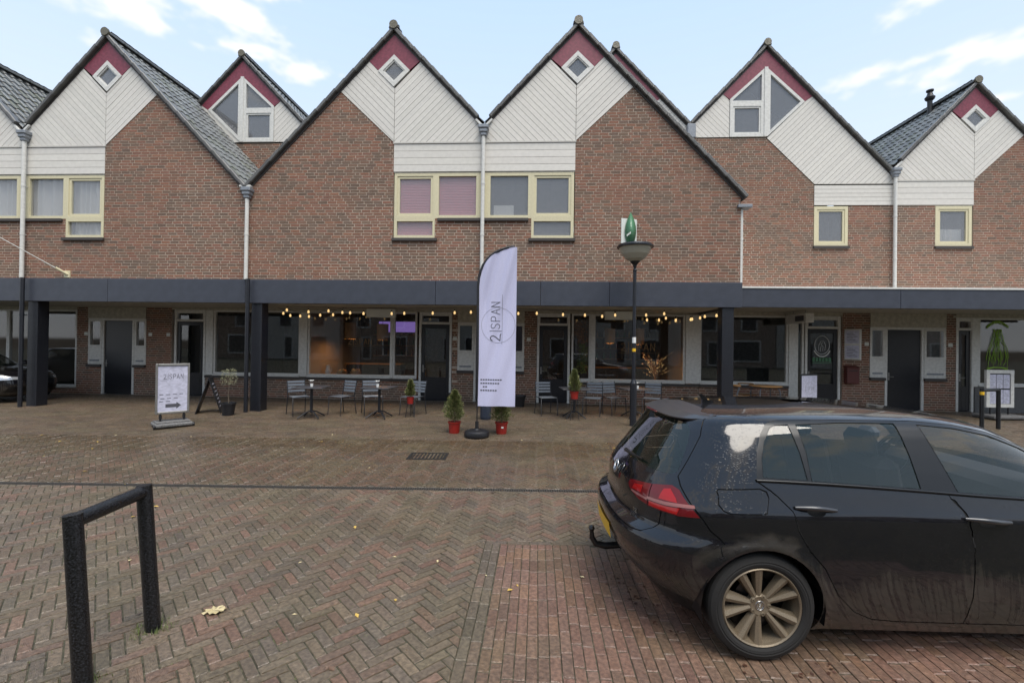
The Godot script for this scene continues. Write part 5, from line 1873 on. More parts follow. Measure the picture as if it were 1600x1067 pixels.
	for k in 6:
		mb = MB.new()
		var x := -0.28 + (k % 3) * 0.19
		var y := 0.40 + (k / 3) * 0.40
		mb.bx(Vector3(x, y, 0.0105), Vector3(x + 0.175, y + 0.36, 0.014))
		var sh := put("menu_sheet", mb, M.poster, t)
		mb = MB.new()
		for i in 7:
			mb.bx(Vector3(x + 0.02, y + 0.04 + i * 0.04, 0.0143), Vector3(x + 0.15 - 0.03 * ((i + k) % 3), y + 0.05 + i * 0.04, 0.0148))
		put("print", mb, M.print_grey, sh)
	mb = MB.new()
	mb.bx(Vector3(-0.45, 0.02, -0.30), Vector3(0.45, 0.12, 0.30), 0.03)
	put("foot", mb, M.concrete, t)
	for x in [-0.25, 0.25]:
		mb = MB.new()
		mb.tube([Vector3(x, 0.11, 0), Vector3(x, 0.31, 0)], 0.02, 8)
		put("spring_post", mb, M.black_plastic, t)
	# padlock tape on the far hoop
	mb = MB.new()
	mb.tube([Vector3(-0.24, 0.78, 0.05), Vector3(-0.24, 0.85, 0.05)], 0.042, 14)
	put("yellow_tape", mb, M.yellow, get_node("bicycle_rack_001"))
	# blue doorbell lantern beside the flat door
	make_lights()
	make_interiors()

func bulb_string(label: String, a: Vector3, b: Vector3, n: int, sag: float, sd: int) -> void:
	rng.seed = sd
	var t := thing("string_lights", label, "string lights", FX, "bulb strings under the arcade")
	var pts := []
	for i in 25:
		var f := i / 24.0
		pts.append(a.lerp(b, f) - Vector3(0, sag * 4.0 * f * (1.0 - f), 0))
	var mb := MB.new()
	mb.tube(pts, 0.005, 5)
	put("cable", mb, M.black_plastic, t)
	for i in n:
		var f := (i + 0.5 + rng.randf_range(-0.28, 0.28)) / n
		var p := a.lerp(b, f) - Vector3(0, sag * 4.0 * f * (1.0 - f) + rng.randf_range(0.0, 0.06), 0)
		mb = MB.new()
		mb.lathe([Vector2(0, 0.0), Vector2(0.016, 0.0), Vector2(0.018, -0.05), Vector2(0.0, -0.052)], 10, at(p))
		var s := put("socket", mb, M.black_plastic, t)
		mb = MB.new()
		mb.lathe([Vector2(0.012, -0.05), Vector2(0.026, -0.08), Vector2(0.030, -0.105), Vector2(0.022, -0.13), Vector2(0.0, -0.14)], 12, at(p))
		put("bulb", mb, M.bulb, s)
func make_lights() -> void:
	bulb_string("front string of warm bulbs left of the banner", Vector3(-6.75, 2.85, -1.5), Vector3(-0.9, 2.85, -1.3), 10, 0.05, 1)
	bulb_string("slack string of warm bulbs beside the second column", Vector3(-7.2, 2.85, -2.2), Vector3(-4.9, 2.85, -1.8), 7, 0.14, 2)
	bulb_string("front string of warm bulbs right of the banner", Vector3(-0.2, 2.85, -1.5), Vector3(4.3, 2.85, -1.6), 8, 0.05, 3)
	bulb_string("slack string of warm bulbs before the right shop window", Vector3(2.8, 2.85, -2.2), Vector3(5.4, 2.85, -1.8), 7, 0.14, 4)
	bulb_string("rear string of warm bulbs near the white post", Vector3(4.2, 2.85, -2.5), Vector3(5.5, 2.85, -1.2), 5, 0.10, 5)
func lantern(label: String, u: float, y: float, w: float, r: float, h: float) -> void:
	var t := thing("pendant_lamp", label, "pendant lamp", FX * at(Vector3(u, y, w)), "pendant lamps inside the cafés")
	var mb := MB.new()
	mb.lathe([Vector2(r * 0.96, 0.0), Vector2(r, 0.02), Vector2(r, h - 0.02), Vector2(r * 0.96, h), Vector2(0.02, h)], 20)
	put("shade", mb, M.lamp_shade, t)
	mb = MB.new()
	mb.lathe([Vector2(0, 0.10), Vector2(0.04, 0.13), Vector2(0.045, 0.17), Vector2(0.02, 0.22), Vector2(0, 0.23)], 10)
	put("bulb", mb, M.bulb_dim, t)
	mb = MB.new()
	mb.tube([Vector3(0, h, 0), Vector3(0, 3.1 - y, 0)], 0.006, 5)
	put("flex", mb, M.black_plastic, t)
	var l := OmniLight3D.new()
	l.name = "lamp_light"
	t.add_child(l)
	l.position = Vector3(0, 0.06, 0)
	l.light_color = Color(1.0, 0.74, 0.45)
	l.light_energy = 0.15; l.light_size = 0.05; l.omni_range = 8.0; l.omni_attenuation = 2.0
	l.shadow_enabled = true
func make_interiors() -> void:
	lantern("woven pendant at the left of the left café window", -5.75, 1.95, BACK - 1.3, 0.19, 0.55)
	lantern("woven pendant in the middle of the left café window", -4.6, 1.92, BACK - 1.2, 0.19, 0.55)
	lantern("woven pendant left of the lamp pole in the right café window", 2.95, 1.92, BACK - 0.9, 0.17, 0.48)
	lantern("woven pendant right of the lamp pole in the right café window", 3.85, 1.90, BACK - 0.8, 0.17, 0.50)
	var t := thing("screen", "purple lit display screen inside the left café", "screen", FX * at(Vector3(-4.15, 2.20, BACK - 1.6)))
	var mb := MB.new()
	mb.bx(Vector3(-0.75, -0.02, -0.04), Vector3(0.62, 0.40, 0.0), 0.008)
	put("casing", mb, M.black_plastic, t)
	mb = MB.new()
	mb.bx(Vector3(-0.72, 0.01, 0.0005), Vector3(0.59, 0.37, 0.004))
	put("display", mb, M.screen, t)
	# twig tree with fairy lights
	rng.seed = 61
	t = thing("twig_tree", "bare twig tree strung with fairy lights in the right café window", "decoration", FX * at(Vector3(4.35, 0.72, BACK - 0.7)))
	mb = MB.new()
	var li := MB.new()
	mb.tube([Vector3(0, -0.6, 0), Vector3(0.02, 0.2, 0), Vector3(0, 0.5, 0)], [0.03, 0.02, 0.014], 7)
	for k in 34:
		var an := rng.randf() * TAU
		var y := rng.randf_range(0.05, 0.5)
		var d := Vector3(cos(an), rng.randf_range(0.5, 1.6), sin(an)).normalized() * rng.randf_range(0.35, 0.75)
		var a := Vector3(0.01, y, 0)
		mb.tube([a, a + d * 0.5 + Vector3(0, 0.03, 0), a + d], [0.008, 0.005, 0.002], 5)
		for i in 4:
			var p := a + d * rng.randf_range(0.3, 1.0) + Vector3(rng.randf_range(-0.02, 0.02), 0, rng.randf_range(-0.02, 0.02))
			li.lathe([Vector2(0, -0.009), Vector2(0.009, 0), Vector2(0, 0.009)], 6, at(p))
	put("branches", mb, M.wood, t)
	put("fairy_lights", li, M.bulb, t).set_meta("kind", "stuff")
	# wreath of dried leaves in the narrow light
	t = thing("leaf_garland", "green and brown leaf garland hanging in the narrow café light", "decoration", FX * at(Vector3(1.98, 1.0, BACK - 0.35)))
	mb = MB.new()
	for i in 700:
		var y := rng.randf() * 1.6
		var o := Vector3(rng.randfn(0.0, 0.10) + 0.08 * sin(y * 3.0), y, rng.randfn(0.0, 0.06))
		var d := Vector3(rng.randf() - 0.5, rng.randf() - 0.6, rng.randf() - 0.5).normalized() * 0.07
		var w := d.cross(Vector3(0.2, 0.3, 1)).normalized() * 0.02
		mb.col = (Color(0.10, 0.16, 0.03) if y < 0.9 else Color(0.24, 0.12, 0.05)) * rng.randf_range(0.6, 1.5)
		mb.tri_flat(o, o + d * 0.5 + w, o + d, Vector3.BACK); mb.tri_flat(o, o + d, o + d * 0.5 - w, Vector3.BACK)
	put("leaves", mb, M.leaf, t).set_meta("kind", "stuff")
	mb = MB.new()
	mb.tube([Vector3(0, 0, 0), Vector3(0.05, 0.8, 0), Vector3(0, 2.0, 0)], 0.008, 5)
	put("cord", mb, M.bark, t)
	# counters and shelves in the dim rooms
	for q in [[-5.3, BACK - 2.6, 2.0, "dark serving counter inside the left café"], [3.3, BACK - 2.8, 2.4, "dark serving counter inside the right café"]]:
		t = thing("counter", q[3], "counter", FX * at(Vector3(q[0], 0.062, q[1])), "serving counters")
		mb = MB.new()
		mb.bx(Vector3(-q[2] * 0.5, 0, -0.3), Vector3(q[2] * 0.5, 0.98, 0.3), 0.01)
		put("body", mb, M.dark_steel, t)
		mb = MB.new()
		mb.bx(Vector3(-q[2] * 0.5 - 0.04, 0.981, -0.34), Vector3(q[2] * 0.5 + 0.04, 1.02, 0.34), 0.008)
		put("worktop", mb, M.wood, t)
	# wall shelves with bottles, café tables inside
	for q in [[-4.9, "wall shelf with bottles inside the left café"], [4.0, "wall shelf with bottles inside the right café"]]:
		t = thing("wall_shelf", q[1], "shelf", FX * at(Vector3(q[0], 1.3, BACK - 4.3)), "bottle shelves")
		for k in 3:
			mb = MB.new()
			mb.bx(Vector3(-1.1, k * 0.42, -0.15), Vector3(1.1, k * 0.42 + 0.03, 0.1), 0.004)
			put("shelf_board", mb, M.wood, t)
			for i in 9:
				mb = MB.new()
				var hh := rng.randf_range(0.2, 0.3)
				mb.lathe([Vector2(0, 0), Vector2(0.035, 0), Vector2(0.035, hh * 0.62), Vector2(0.013, hh * 0.8), Vector2(0.013, hh), Vector2(0, hh)], 10, at(Vector3(-1.0 + i * 0.25 + rng.randf_range(-0.05, 0.05), k * 0.42 + 0.031, -0.02)))
				put("bottle", mb, [M.green, M.gold, M.lace, M.mail_red][rng.randi() % 4], t)
	# window-sill display of bread baskets and a jug
	for q in [[-6.0, "white jug"], [-5.6, "basket"], [-5.15, "basket"]]:
		if q[1] == "white jug":
			t = thing("jug", "white jug on the left café window sill", "jug", FX * at(Vector3(q[0] - 0.05, 0.80, BACK - 0.3)))
			mb = MB.new()
			mb.lathe([Vector2(0, 0), Vector2(0.07, 0), Vector2(0.085, 0.10), Vector2(0.05, 0.22), Vector2(0.055, 0.30), Vector2(0.0, 0.30)], 14)
			put("body", mb, M.lace, t)
			mb = MB.new()
			mb.tube([Vector3(0.05, 0.25, 0), Vector3(0.11, 0.22, 0), Vector3(0.11, 0.12, 0), Vector3(0.08, 0.08, 0)], 0.009, 6)
			put("handle", mb, M.lace, t)
		else:
			var first: bool = q[0] < -5.4
			t = thing("fruit_basket", "low wicker basket beside the white jug" if first else "wicker basket of orange gourds on the café sill", "basket", FX * at(Vector3(q[0], 0.80, BACK - 0.32)), "baskets on the café sill")
			mb = MB.new()
			mb.lathe([Vector2(0, 0), Vector2(0.13, 0), Vector2(0.18, 0.10), Vector2(0.165, 0.10), Vector2(0.12, 0.02)], 18)
			put("basket", mb, M.wood, t)
			for k in (3 if first else 6):
				mb = MB.new()
				var an := k * 1.1
				mb.lathe([Vector2(0, -0.05), Vector2(0.05, -0.03), Vector2(0.062, 0.0), Vector2(0.045, 0.04), Vector2(0.01, 0.05), Vector2(0.006, 0.08)], 10, Transform3D(Basis(Vector3.RIGHT, 0.5 * sin(k)), Vector3(cos(an) * 0.09, 0.11 + 0.03 * (k % 2), sin(an) * 0.06)))
				put("gourd", mb, M.gold, t)
	t = thing("sill_bench", "inner window bench under the left café window", "bench", FX)
	mb = MB.new()
	mb.bx(Vector3(-6.58, 0.72, BACK - 0.55), Vector3(-3.1, 0.80, BACK - 0.11), 0.006)
	put("top", mb, M.wood, t)
	mb = MB.new()
	mb.bx(Vector3(-6.58, 0.062, BACK - 0.5), Vector3(-3.1, 0.718, BACK - 0.45))
	put("front", mb, M.dark_steel, t)

# ---------------------------------------------------------------- hatchback
# The shell is one surface S(a, y): a runs from the middle of the tail round the corner and along the flank to the nose,
# y is height. x forward from the rear axle, z to the right. Panels are cut out of it as polygons in (a, y).
var CW := [[.16, .795], [.22, .83], [.30, .857], [.42, .882], [.55, .893], [.68, .895], [.80, .892], [.865, .888], [.885, .876], [.94, .852], [.97, .842], [1.1, .784], [1.2, .735], [1.3, .682], [1.35, .648], [1.375, .62], [1.392, .59], [1.405, .54], [1.418, .46], [1.427, .36], [1.433, .24], [1.437, .1]]
var CR := [[.16, -.50], [.24, -.57], [.34, -.67], [.45, -.755], [.55, -.785], [.63, -.785], [.665, -.765], [.69, -.71], [.72, -.695], [.82, -.69], [.90, -.67], [.97, -.635], [1.02, -.60], [1.1, -.545], [1.2, -.475], [1.3, -.405], [1.36, -.35], [1.385, -.28], [1.405, -.12], [1.42, .1], [1.428, .3], [1.434, .5], [1.437, .6]]
var CF := [[.16, 3.2], [.22, 3.38], [.35, 3.46], [.5, 3.485], [.62, 3.46], [.72, 3.40], [.80, 3.3], [.86, 3.08], [.92, 2.72], [.97, 2.38], [1.02, 2.26], [1.1, 2.14], [1.2, 2.0], [1.3, 1.82], [1.35, 1.7], [1.38, 1.58], [1.40, 1.46], [1.415, 1.3], [1.427, 1.1], [1.434, .9], [1.437, .8]]
var CL := [[.16, .68], [1.0, .68], [1.38, .55], [1.437, .1]]
var CN := [[.16, 1.0], [.8, 1.0], [.95, .8], [1.38, .5], [1.437, .1]]
const NE := 2.7
var arc1 := PackedFloat64Array()
var arc2 := PackedFloat64Array()
var A1 := 0.0
var A2 := 0.0
var A3 := 0.0
const AN := 1200
func tab(y: float, T: Array) -> float:
	if y <= T[0][0]:
		return T[0][1]
	for i in T.size() - 1:
		if y <= T[i + 1][0]:
			return lerp(float(T[i][1]), float(T[i + 1][1]), (y - T[i][0]) / (T[i + 1][0] - T[i][0]))
	return T[T.size() - 1][1]
func arcs() -> void:
	arc1.append(0.0); arc2.append(0.0)
	var p1 := Vector2(-0.68, 0.0)
	var p2 := Vector2(0.0, 0.89)
	for i in range(1, AN + 1):
		var ph := PI / 2 * i / AN
		var q := Vector2(-0.68 * pow(max(cos(ph), 0.0), 2 / NE), 0.89 * pow(sin(ph), 2 / NE))
		arc1.append(arc1[i - 1] + q.distance_to(p1)); p1 = q
		ph = PI / 2 * (1.0 - float(i) / AN)
		q = Vector2(1.0 * pow(max(cos(ph), 0.0), 2 / NE), 0.89 * pow(max(sin(ph), 0.0), 2 / NE))
		arc2.append(arc2[i - 1] + q.distance_to(p2)); p2 = q
	A1 = arc1[AN]; A2 = A1 + 2.65; A3 = A2 + arc2[AN]
func find(arr: PackedFloat64Array, s: float) -> float:
	var i: int = clamp(arr.bsearch(s) - 1, 0, AN - 1)
	var f: float = clamp((s - arr[i]) / max(arr[i + 1] - arr[i], 1e-9), 0.0, 1.0)
	return PI / 2 * (i + f) / AN
func S(a: float, y: float) -> Vector3:
	var hw := tab(y, CW)
	var xr := tab(y, CR)
	var lc := tab(y, CL)
	var x := 0.0
	var z := hw
	if a < A1:
		var p := find(arc1, max(a, 0.0))
		x = xr + lc - lc * pow(max(cos(p), 0.0), 2 / NE)
		z = hw * pow(sin(p), 2 / NE)
	else:
		var xf := tab(y, CF)
		var lf := tab(y, CN)
		if a < A2:
			x = xr + lc + (xf - lf - xr - lc) * (a - A1) / (A2 - A1)
		else:
			var p := PI / 2 - find(arc2, min(a, A3) - A2)
			x = xf - lf + lf * pow(max(cos(p), 0.0), 2 / NE)
			z = hw * pow(max(sin(p), 0.0), 2 / NE)
	if y < 0.8 and z > 0.6:
		for xw in [0.0, 2.637]:
			var r: float = Vector2(x - xw, y - 0.316).length()
			if r < 0.47:
				z += 0.013 * exp(-pow((r - 0.362) / 0.034, 2))
	return Vector3(x, y, z)
func SN(a: float, y: float) -> Vector3:
	var e := 0.010
	var da := S(min(a + e, A3), y) - S(max(a - e, 0.0), y)
	if a < e * 0.5:
		da = Vector3(0, 0, 1)
	if a > A3 - e * 0.5:
		da = Vector3(0, 0, -1)
	var dy := S(a, min(y + e, 1.437)) - S(a, max(y - e, 0.16))
	var q := dy.cross(da)
	if q.length_squared() < 1e-12:
		return Vector3.UP
	return -q.normalized()
func a_of(x: float, y: float) -> float:
	var lo := 0.0
	var hi := A3
	for i in 34:
		var m := (lo + hi) * 0.5
		if S(m, y).x < x:
			lo = m
		else:
			hi = m
	return (lo + hi) * 0.5
func flank(pts: Array, closed := true) -> PackedVector2Array:
	# (x, y) outline on the flank -> (a, y), densified
	var r := PackedVector2Array()
	var n := pts.size()
	for i in (n if closed else n - 1):
		var p := Vector2(pts[i][0], pts[i][1])
		var q := Vector2(pts[(i + 1) % n][0], pts[(i + 1) % n][1])
		var k := int(ceil(p.distance_to(q) / 0.03))
		for j in k:
			var m := p.lerp(q, float(j) / k)
			r.append(Vector2(a_of(m.x, m.y), m.y))
	if not closed:
		r.append(Vector2(a_of(pts[n - 1][0], pts[n - 1][1]), pts[n - 1][1]))
	return r
func seam(path: PackedVector2Array, w := 0.0035) -> Array:
	return Geometry2D.offset_polyline(path, w, Geometry2D.JOIN_ROUND, Geometry2D.END_BUTT)
func shell_mesh(polys: Array, inset: float, uvs := false, sides := [1.0, -1.0]) -> MB:
	var mb := MB.new()
	mb.uv = uvs
	var cache := {}
	for p in polys:
		var ix := Geometry2D.triangulate_polygon(p)
		for i in range(0, ix.size(), 3):
			var t := []
			for k in 3:
				var q: Vector2 = p[ix[i + k]]
				if not cache.has(q):
					var nn := SN(q.x, q.y)
					cache[q] = [S(q.x, q.y) - nn * inset, nn, q]
				t.append(cache[q])
			for s in sides:
				var f := Vector3(1, 1, s)
				var before := mb.v.size()
				mb.tri(t[0][0] * f, t[1][0] * f, t[2][0] * f, t[0][1] * f, t[1][1] * f, t[2][1] * f)
				if uvs and mb.v.size() > before:
					var swapped: bool = mb.v[before + 1] != t[1][0] * f
					for k in ([0, 2, 1] if swapped else [0, 1, 2]):
						mb.t.append(Vector2(t[k][2].x / 5.6, 1.0 - t[k][2].y / 1.45))
	return mb
func rim_walls(mb: MB, outline: PackedVector2Array, inset: float) -> void:
	for i in outline.size():
		var p := outline[i]
		var q := outline[(i + 1) % outline.size()]
		if p.distance_to(q) < 1e-5 or (p.x < 1e-3 and q.x < 1e-3):
			continue
		var np := SN(p.x, p.y)
		var nq := SN(q.x, q.y)
		for s in [1.0, -1.0]:
			var f := Vector3(1, 1, s)
			mb.quad(S(p.x, p.y) * f, S(q.x, q.y) * f, (S(q.x, q.y) - nq * inset) * f, (S(p.x, p.y) - np * inset) * f, np * f)
func car_paint() -> void:
	var w := 1024
	var h := 512
	var f := FastNoiseLite.new()
	f.seed = 41; f.frequency = 1.0; f.fractal_octaves = 4
	var g := FastNoiseLite.new()
	g.seed = 42; g.frequency = 1.0; g.fractal_octaves = 3
	var col := PackedByteArray()
	var rou := PackedByteArray()
	col.resize(w * h * 3); rou.resize(w * h)
	for j in h:
		var y := 1.45 * (1.0 - (j + 0.5) / h)
		for i in w:
			var a := 5.6 * (i + 0.5) / w
			var film := f.get_noise_2d(a * 5.0, y * 9.0) * 0.5 + g.get_noise_2d(a * 1.4 + 9.0, y * 2.0) * 0.6
			var mud := 0.0
			if y < 0.75:
				# road film splashed on the lower panels, washed by drips
				var edge := 0.52 + 0.16 * g.get_noise_2d(a * 3.1, 4.0) + 0.10 * f.get_noise_2d(a * 26.0, 1.5)
				mud = clamp((edge - y) * 6.0 + film, 0.0, 1.0)
				var drip := f.get_noise_2d(a * 30.0, 7.0 + y * 1.1)
				if drip > 0.18 and y > 0.24 + 0.2 * g.get_noise_2d(a * 40.0, 3.0):
					mud *= 0.25
			if a > 1.0:
				var sx := (a - 1.325)
				var r := Vector2(sx, y - 0.316).length()
				mud = max(mud, clamp(1.0 - abs(r - 0.39) * 16.0 + film * 1.2, 0.0, 0.75))
			mud = clamp(mud, 0.0, 1.0)
			var dust: float = clamp(0.10 + film * 0.25, 0.0, 0.3)
			var k := mud * 0.65 + dust * 0.25
			var o := (j * w + i) * 3
			var c := Color(lerp(0.005, 0.050, k), lerp(0.005, 0.043, k), lerp(0.007, 0.034, k)).linear_to_srgb()
			col[o] = int(c.r * 255); col[o + 1] = int(c.g * 255); col[o + 2] = int(c.b * 255)
			rou[j * w + i] = int(255.0 * clamp(0.10 + dust * 0.30 + mud * 0.45, 0.0, 1.0))
	var m := mat(Color(1, 1, 1), 1.0)
	m.albedo_texture = ImageTexture.create_from_image(Image.create_from_data(w, h, false, Image.FORMAT_RGB8, col))
	m.roughness_texture = ImageTexture.create_from_image(Image.create_from_data(w, h, false, Image.FORMAT_L8, rou))
	m.roughness_texture_channel = BaseMaterial3D.TEXTURE_CHANNEL_RED
	# rain drops standing on the paint
	var d := Image.create(2048, 1024, false, Image.FORMAT_RGBA8)
	d.fill(Color(0, 0, 0))
	rng.seed = 99
	for i in 21000:
		var x := rng.randi() % 2042
		var y := rng.randi() % 1018
		var v := rng.randf_range(0.3, 0.9)
		var r := 1 if i % 3 else 2
		for q in range(-r, r + 1):
			for p in range(-r, r + 1):
				if q * q + p * p <= r * r:
					var hgt := v * (1.0 - 0.5 * (q * q + p * p) / (r * r))
					d.set_pixel(x + q + 2, y + p + 2, Color(hgt, hgt, hgt))
	d.bump_map_to_normal_map(2.0)
	m.normal_enabled = true; m.normal_texture = ImageTexture.create_from_image(d); m.normal_scale = 0.4
	m.metallic_specular = 0.35
	m.clearcoat_enabled = true; m.clearcoat = 0.8; m.clearcoat_roughness = 0.04
	M.paint = m
	M.trim = grained(mat(Color(0.007, 0.007, 0.008), 0.28), 0.3, gray_tex(51, 0.05, 0.6, 1.0, 3))
	M.gap = mat(Color(0.002, 0.002, 0.002), 0.9)
	M.car_glass = pane(Color(0.012, 0.024, 0.018), 0.34)
	M.tail_red = mat(Color(0.11, 0.005, 0.007), 0.1)
	M.tail_dark = mat(Color(0.12, 0.006, 0.008), 0.1)
	M.brake_lens = mat(Color(0.32, 0.008, 0.008), 0.1)
	M.tail_white = mat(Color(0.26, 0.10, 0.09), 0.1)
	M.tyre = grained(mat(Color(0.022, 0.021, 0.020), 0.8), 0.2, gray_tex(52, 0.06, 0.5, 1.0, 4), bump_tex(53, 0.1, 4.0))
	M.alloy = grained(mat(Color(0.33, 0.265, 0.185), 0.42, 0.45), 0.15, gray_tex(54, 0.05, 0.6, 1.0, 4))
	M.chrome = mat(Color(0.55, 0.55, 0.55), 0.15, 1.0)
	M.seat = grained(mat(Color(0.035, 0.035, 0.037), 0.85), 0.3, gray_tex(55, 0.05, 0.7, 1.0, 3))
	M.lamp_clear = mat(Color(0.5, 0.52, 0.55), 0.06, 0.5)
func badge(mb: MB, x: Transform3D, r: float, t: float) -> void:
	# ring with the two-letter monogram
	var ring := []
	for k in 28:
		ring.append(x * Vector3(cos(TAU * k / 28.0) * r, sin(TAU * k / 28.0) * r, 0))
	mb.tube(ring, t, 6, true)
	var st := [[[-0.42, 0.80], [0.0, 0.08], [0.42, 0.80]], [[-0.85, 0.32], [-0.42, -0.78], [0.0, 0.0], [0.42, -0.78], [0.85, 0.32]]]
	for s in st:
		var pts := []
		for q in s:
			pts.append(x * Vector3(q[0] * r, q[1] * r, 0))
		mb.tube(pts, t * 0.8, 6)
func make_wheel(car: Node3D, x: float, side: float, turn: float) -> void:
	var o := Node3D.new()
	o.name = "wheel"
	car.add_child(o, true)
	o.position = Vector3(x, 0.316, side * 0.782)
	var ax := Transform3D(Basis(Vector3.RIGHT, PI / 2), Vector3.ZERO) if side > 0 else Transform3D(Basis(Vector3.RIGHT, -PI / 2), Vector3.ZERO)
	var mb := MB.new()
	mb.lathe([Vector2(0.205, -0.10), Vector2(0.285, -0.105), Vector2(0.310, -0.085), Vector2(0.316, -0.05), Vector2(0.316, 0.05), Vector2(0.312, 0.075), Vector2(0.300, 0.092), Vector2(0.275, 0.103), Vector2(0.268, 0.100), Vector2(0.262, 0.103), Vector2(0.248, 0.100), Vector2(0.236, 0.092), Vector2(0.226, 0.080)], 56, ax)
	put("tyre", mb, M.tyre, o)
	mb = MB.new()
	mb.lathe([Vector2(0.200, -0.10), Vector2(0.208, 0.03), Vector2(0.217, 0.070), Vector2(0.219, 0.088), Vector2(0.227, 0.094), Vector2(0.233, 0.088), Vector2(0.230, 0.078)], 48, ax)
	mb.lathe([Vector2(0.062, 0.02), Vector2(0.066, 0.058), Vector2(0.055, 0.066), Vector2(0.034, 0.062), Vector2(0.0, 0.062)], 24, ax)
	for k in 5:
		for q in [-1.0, 1.0]:
			var an := TAU * k / 5.0 + turn
			var c0: float = an + q * 0.21
			var c1: float = an + q * 0.245
			var e0 := Vector3(cos(c0), 0, sin(c0))
			var e1 := Vector3(cos(c1), 0, sin(c1))
			var s0 := Vector3(-sin(c0), 0, cos(c0))
			var s1 := Vector3(-sin(c1), 0, cos(c1))
			var U := Vector3.UP
			var pts := [e0 * 0.045 - s0 * 0.013 + U * 0.058, e0 * 0.045 + s0 * 0.013 + U * 0.058, e1 * 0.219 + s1 * 0.023 + U * 0.078, e1 * 0.219 - s1 * 0.023 + U * 0.078]
			var low := [e0 * 0.045 - s0 * 0.016 + U * 0.03, e0 * 0.045 + s0 * 0.016 + U * 0.03, e1 * 0.217 + s1 * 0.037 + U * 0.040, e1 * 0.217 - s1 * 0.037 + U * 0.040]
			var ra: Vector3 = e0 * 0.045 + U * 0.064
			var rb: Vector3 = e1 * 0.219 + U * 0.090
			mb.quad(ax * pts[0], ax * ra, ax * rb, ax * pts[3], ax.basis * U)
			mb.quad(ax * ra, ax * pts[1], ax * pts[2], ax * rb, ax.basis * U)
			for i in 4:
				var j := (i + 1) % 4
				mb.quad(ax * pts[i], ax * pts[j], ax * low[j], ax * low[i], ax.basis * (pts[i] + pts[j] - (pts[0] + pts[1] + pts[2] + pts[3]) * 0.5))
		var an2 := TAU * (k + 0.5) / 5.0 + turn
		mb.lathe([Vector2(0.012, 0.055), Vector2(0.012, 0.068), Vector2(0.007, 0.070), Vector2(0.006, 0.060), Vector2(0, 0.060)], 8, ax * at(Vector3(cos(an2) * 0.052, 0, sin(an2) * 0.052)))
	var rim := put("rim", mb, M.alloy, o)
	mb = MB.new()
	var face := Transform3D(Basis.IDENTITY if side > 0 else Basis(Vector3.UP, PI), Vector3(0, 0, side * 0.064))
	badge(mb, face, 0.026, 0.0022)
	put("cap_badge", mb, M.chrome, rim)
	mb = MB.new()
	mb.lathe([Vector2(0.0, 0.008), Vector2(0.135, 0.008), Vector2(0.135, -0.015), Vector2(0, -0.015)], 32, ax)
	mb.lathe([Vector2(0.0, -0.04), Vector2(0.195, -0.04)], 32, ax)
	put("brake_disc", mb, M.trim, o)
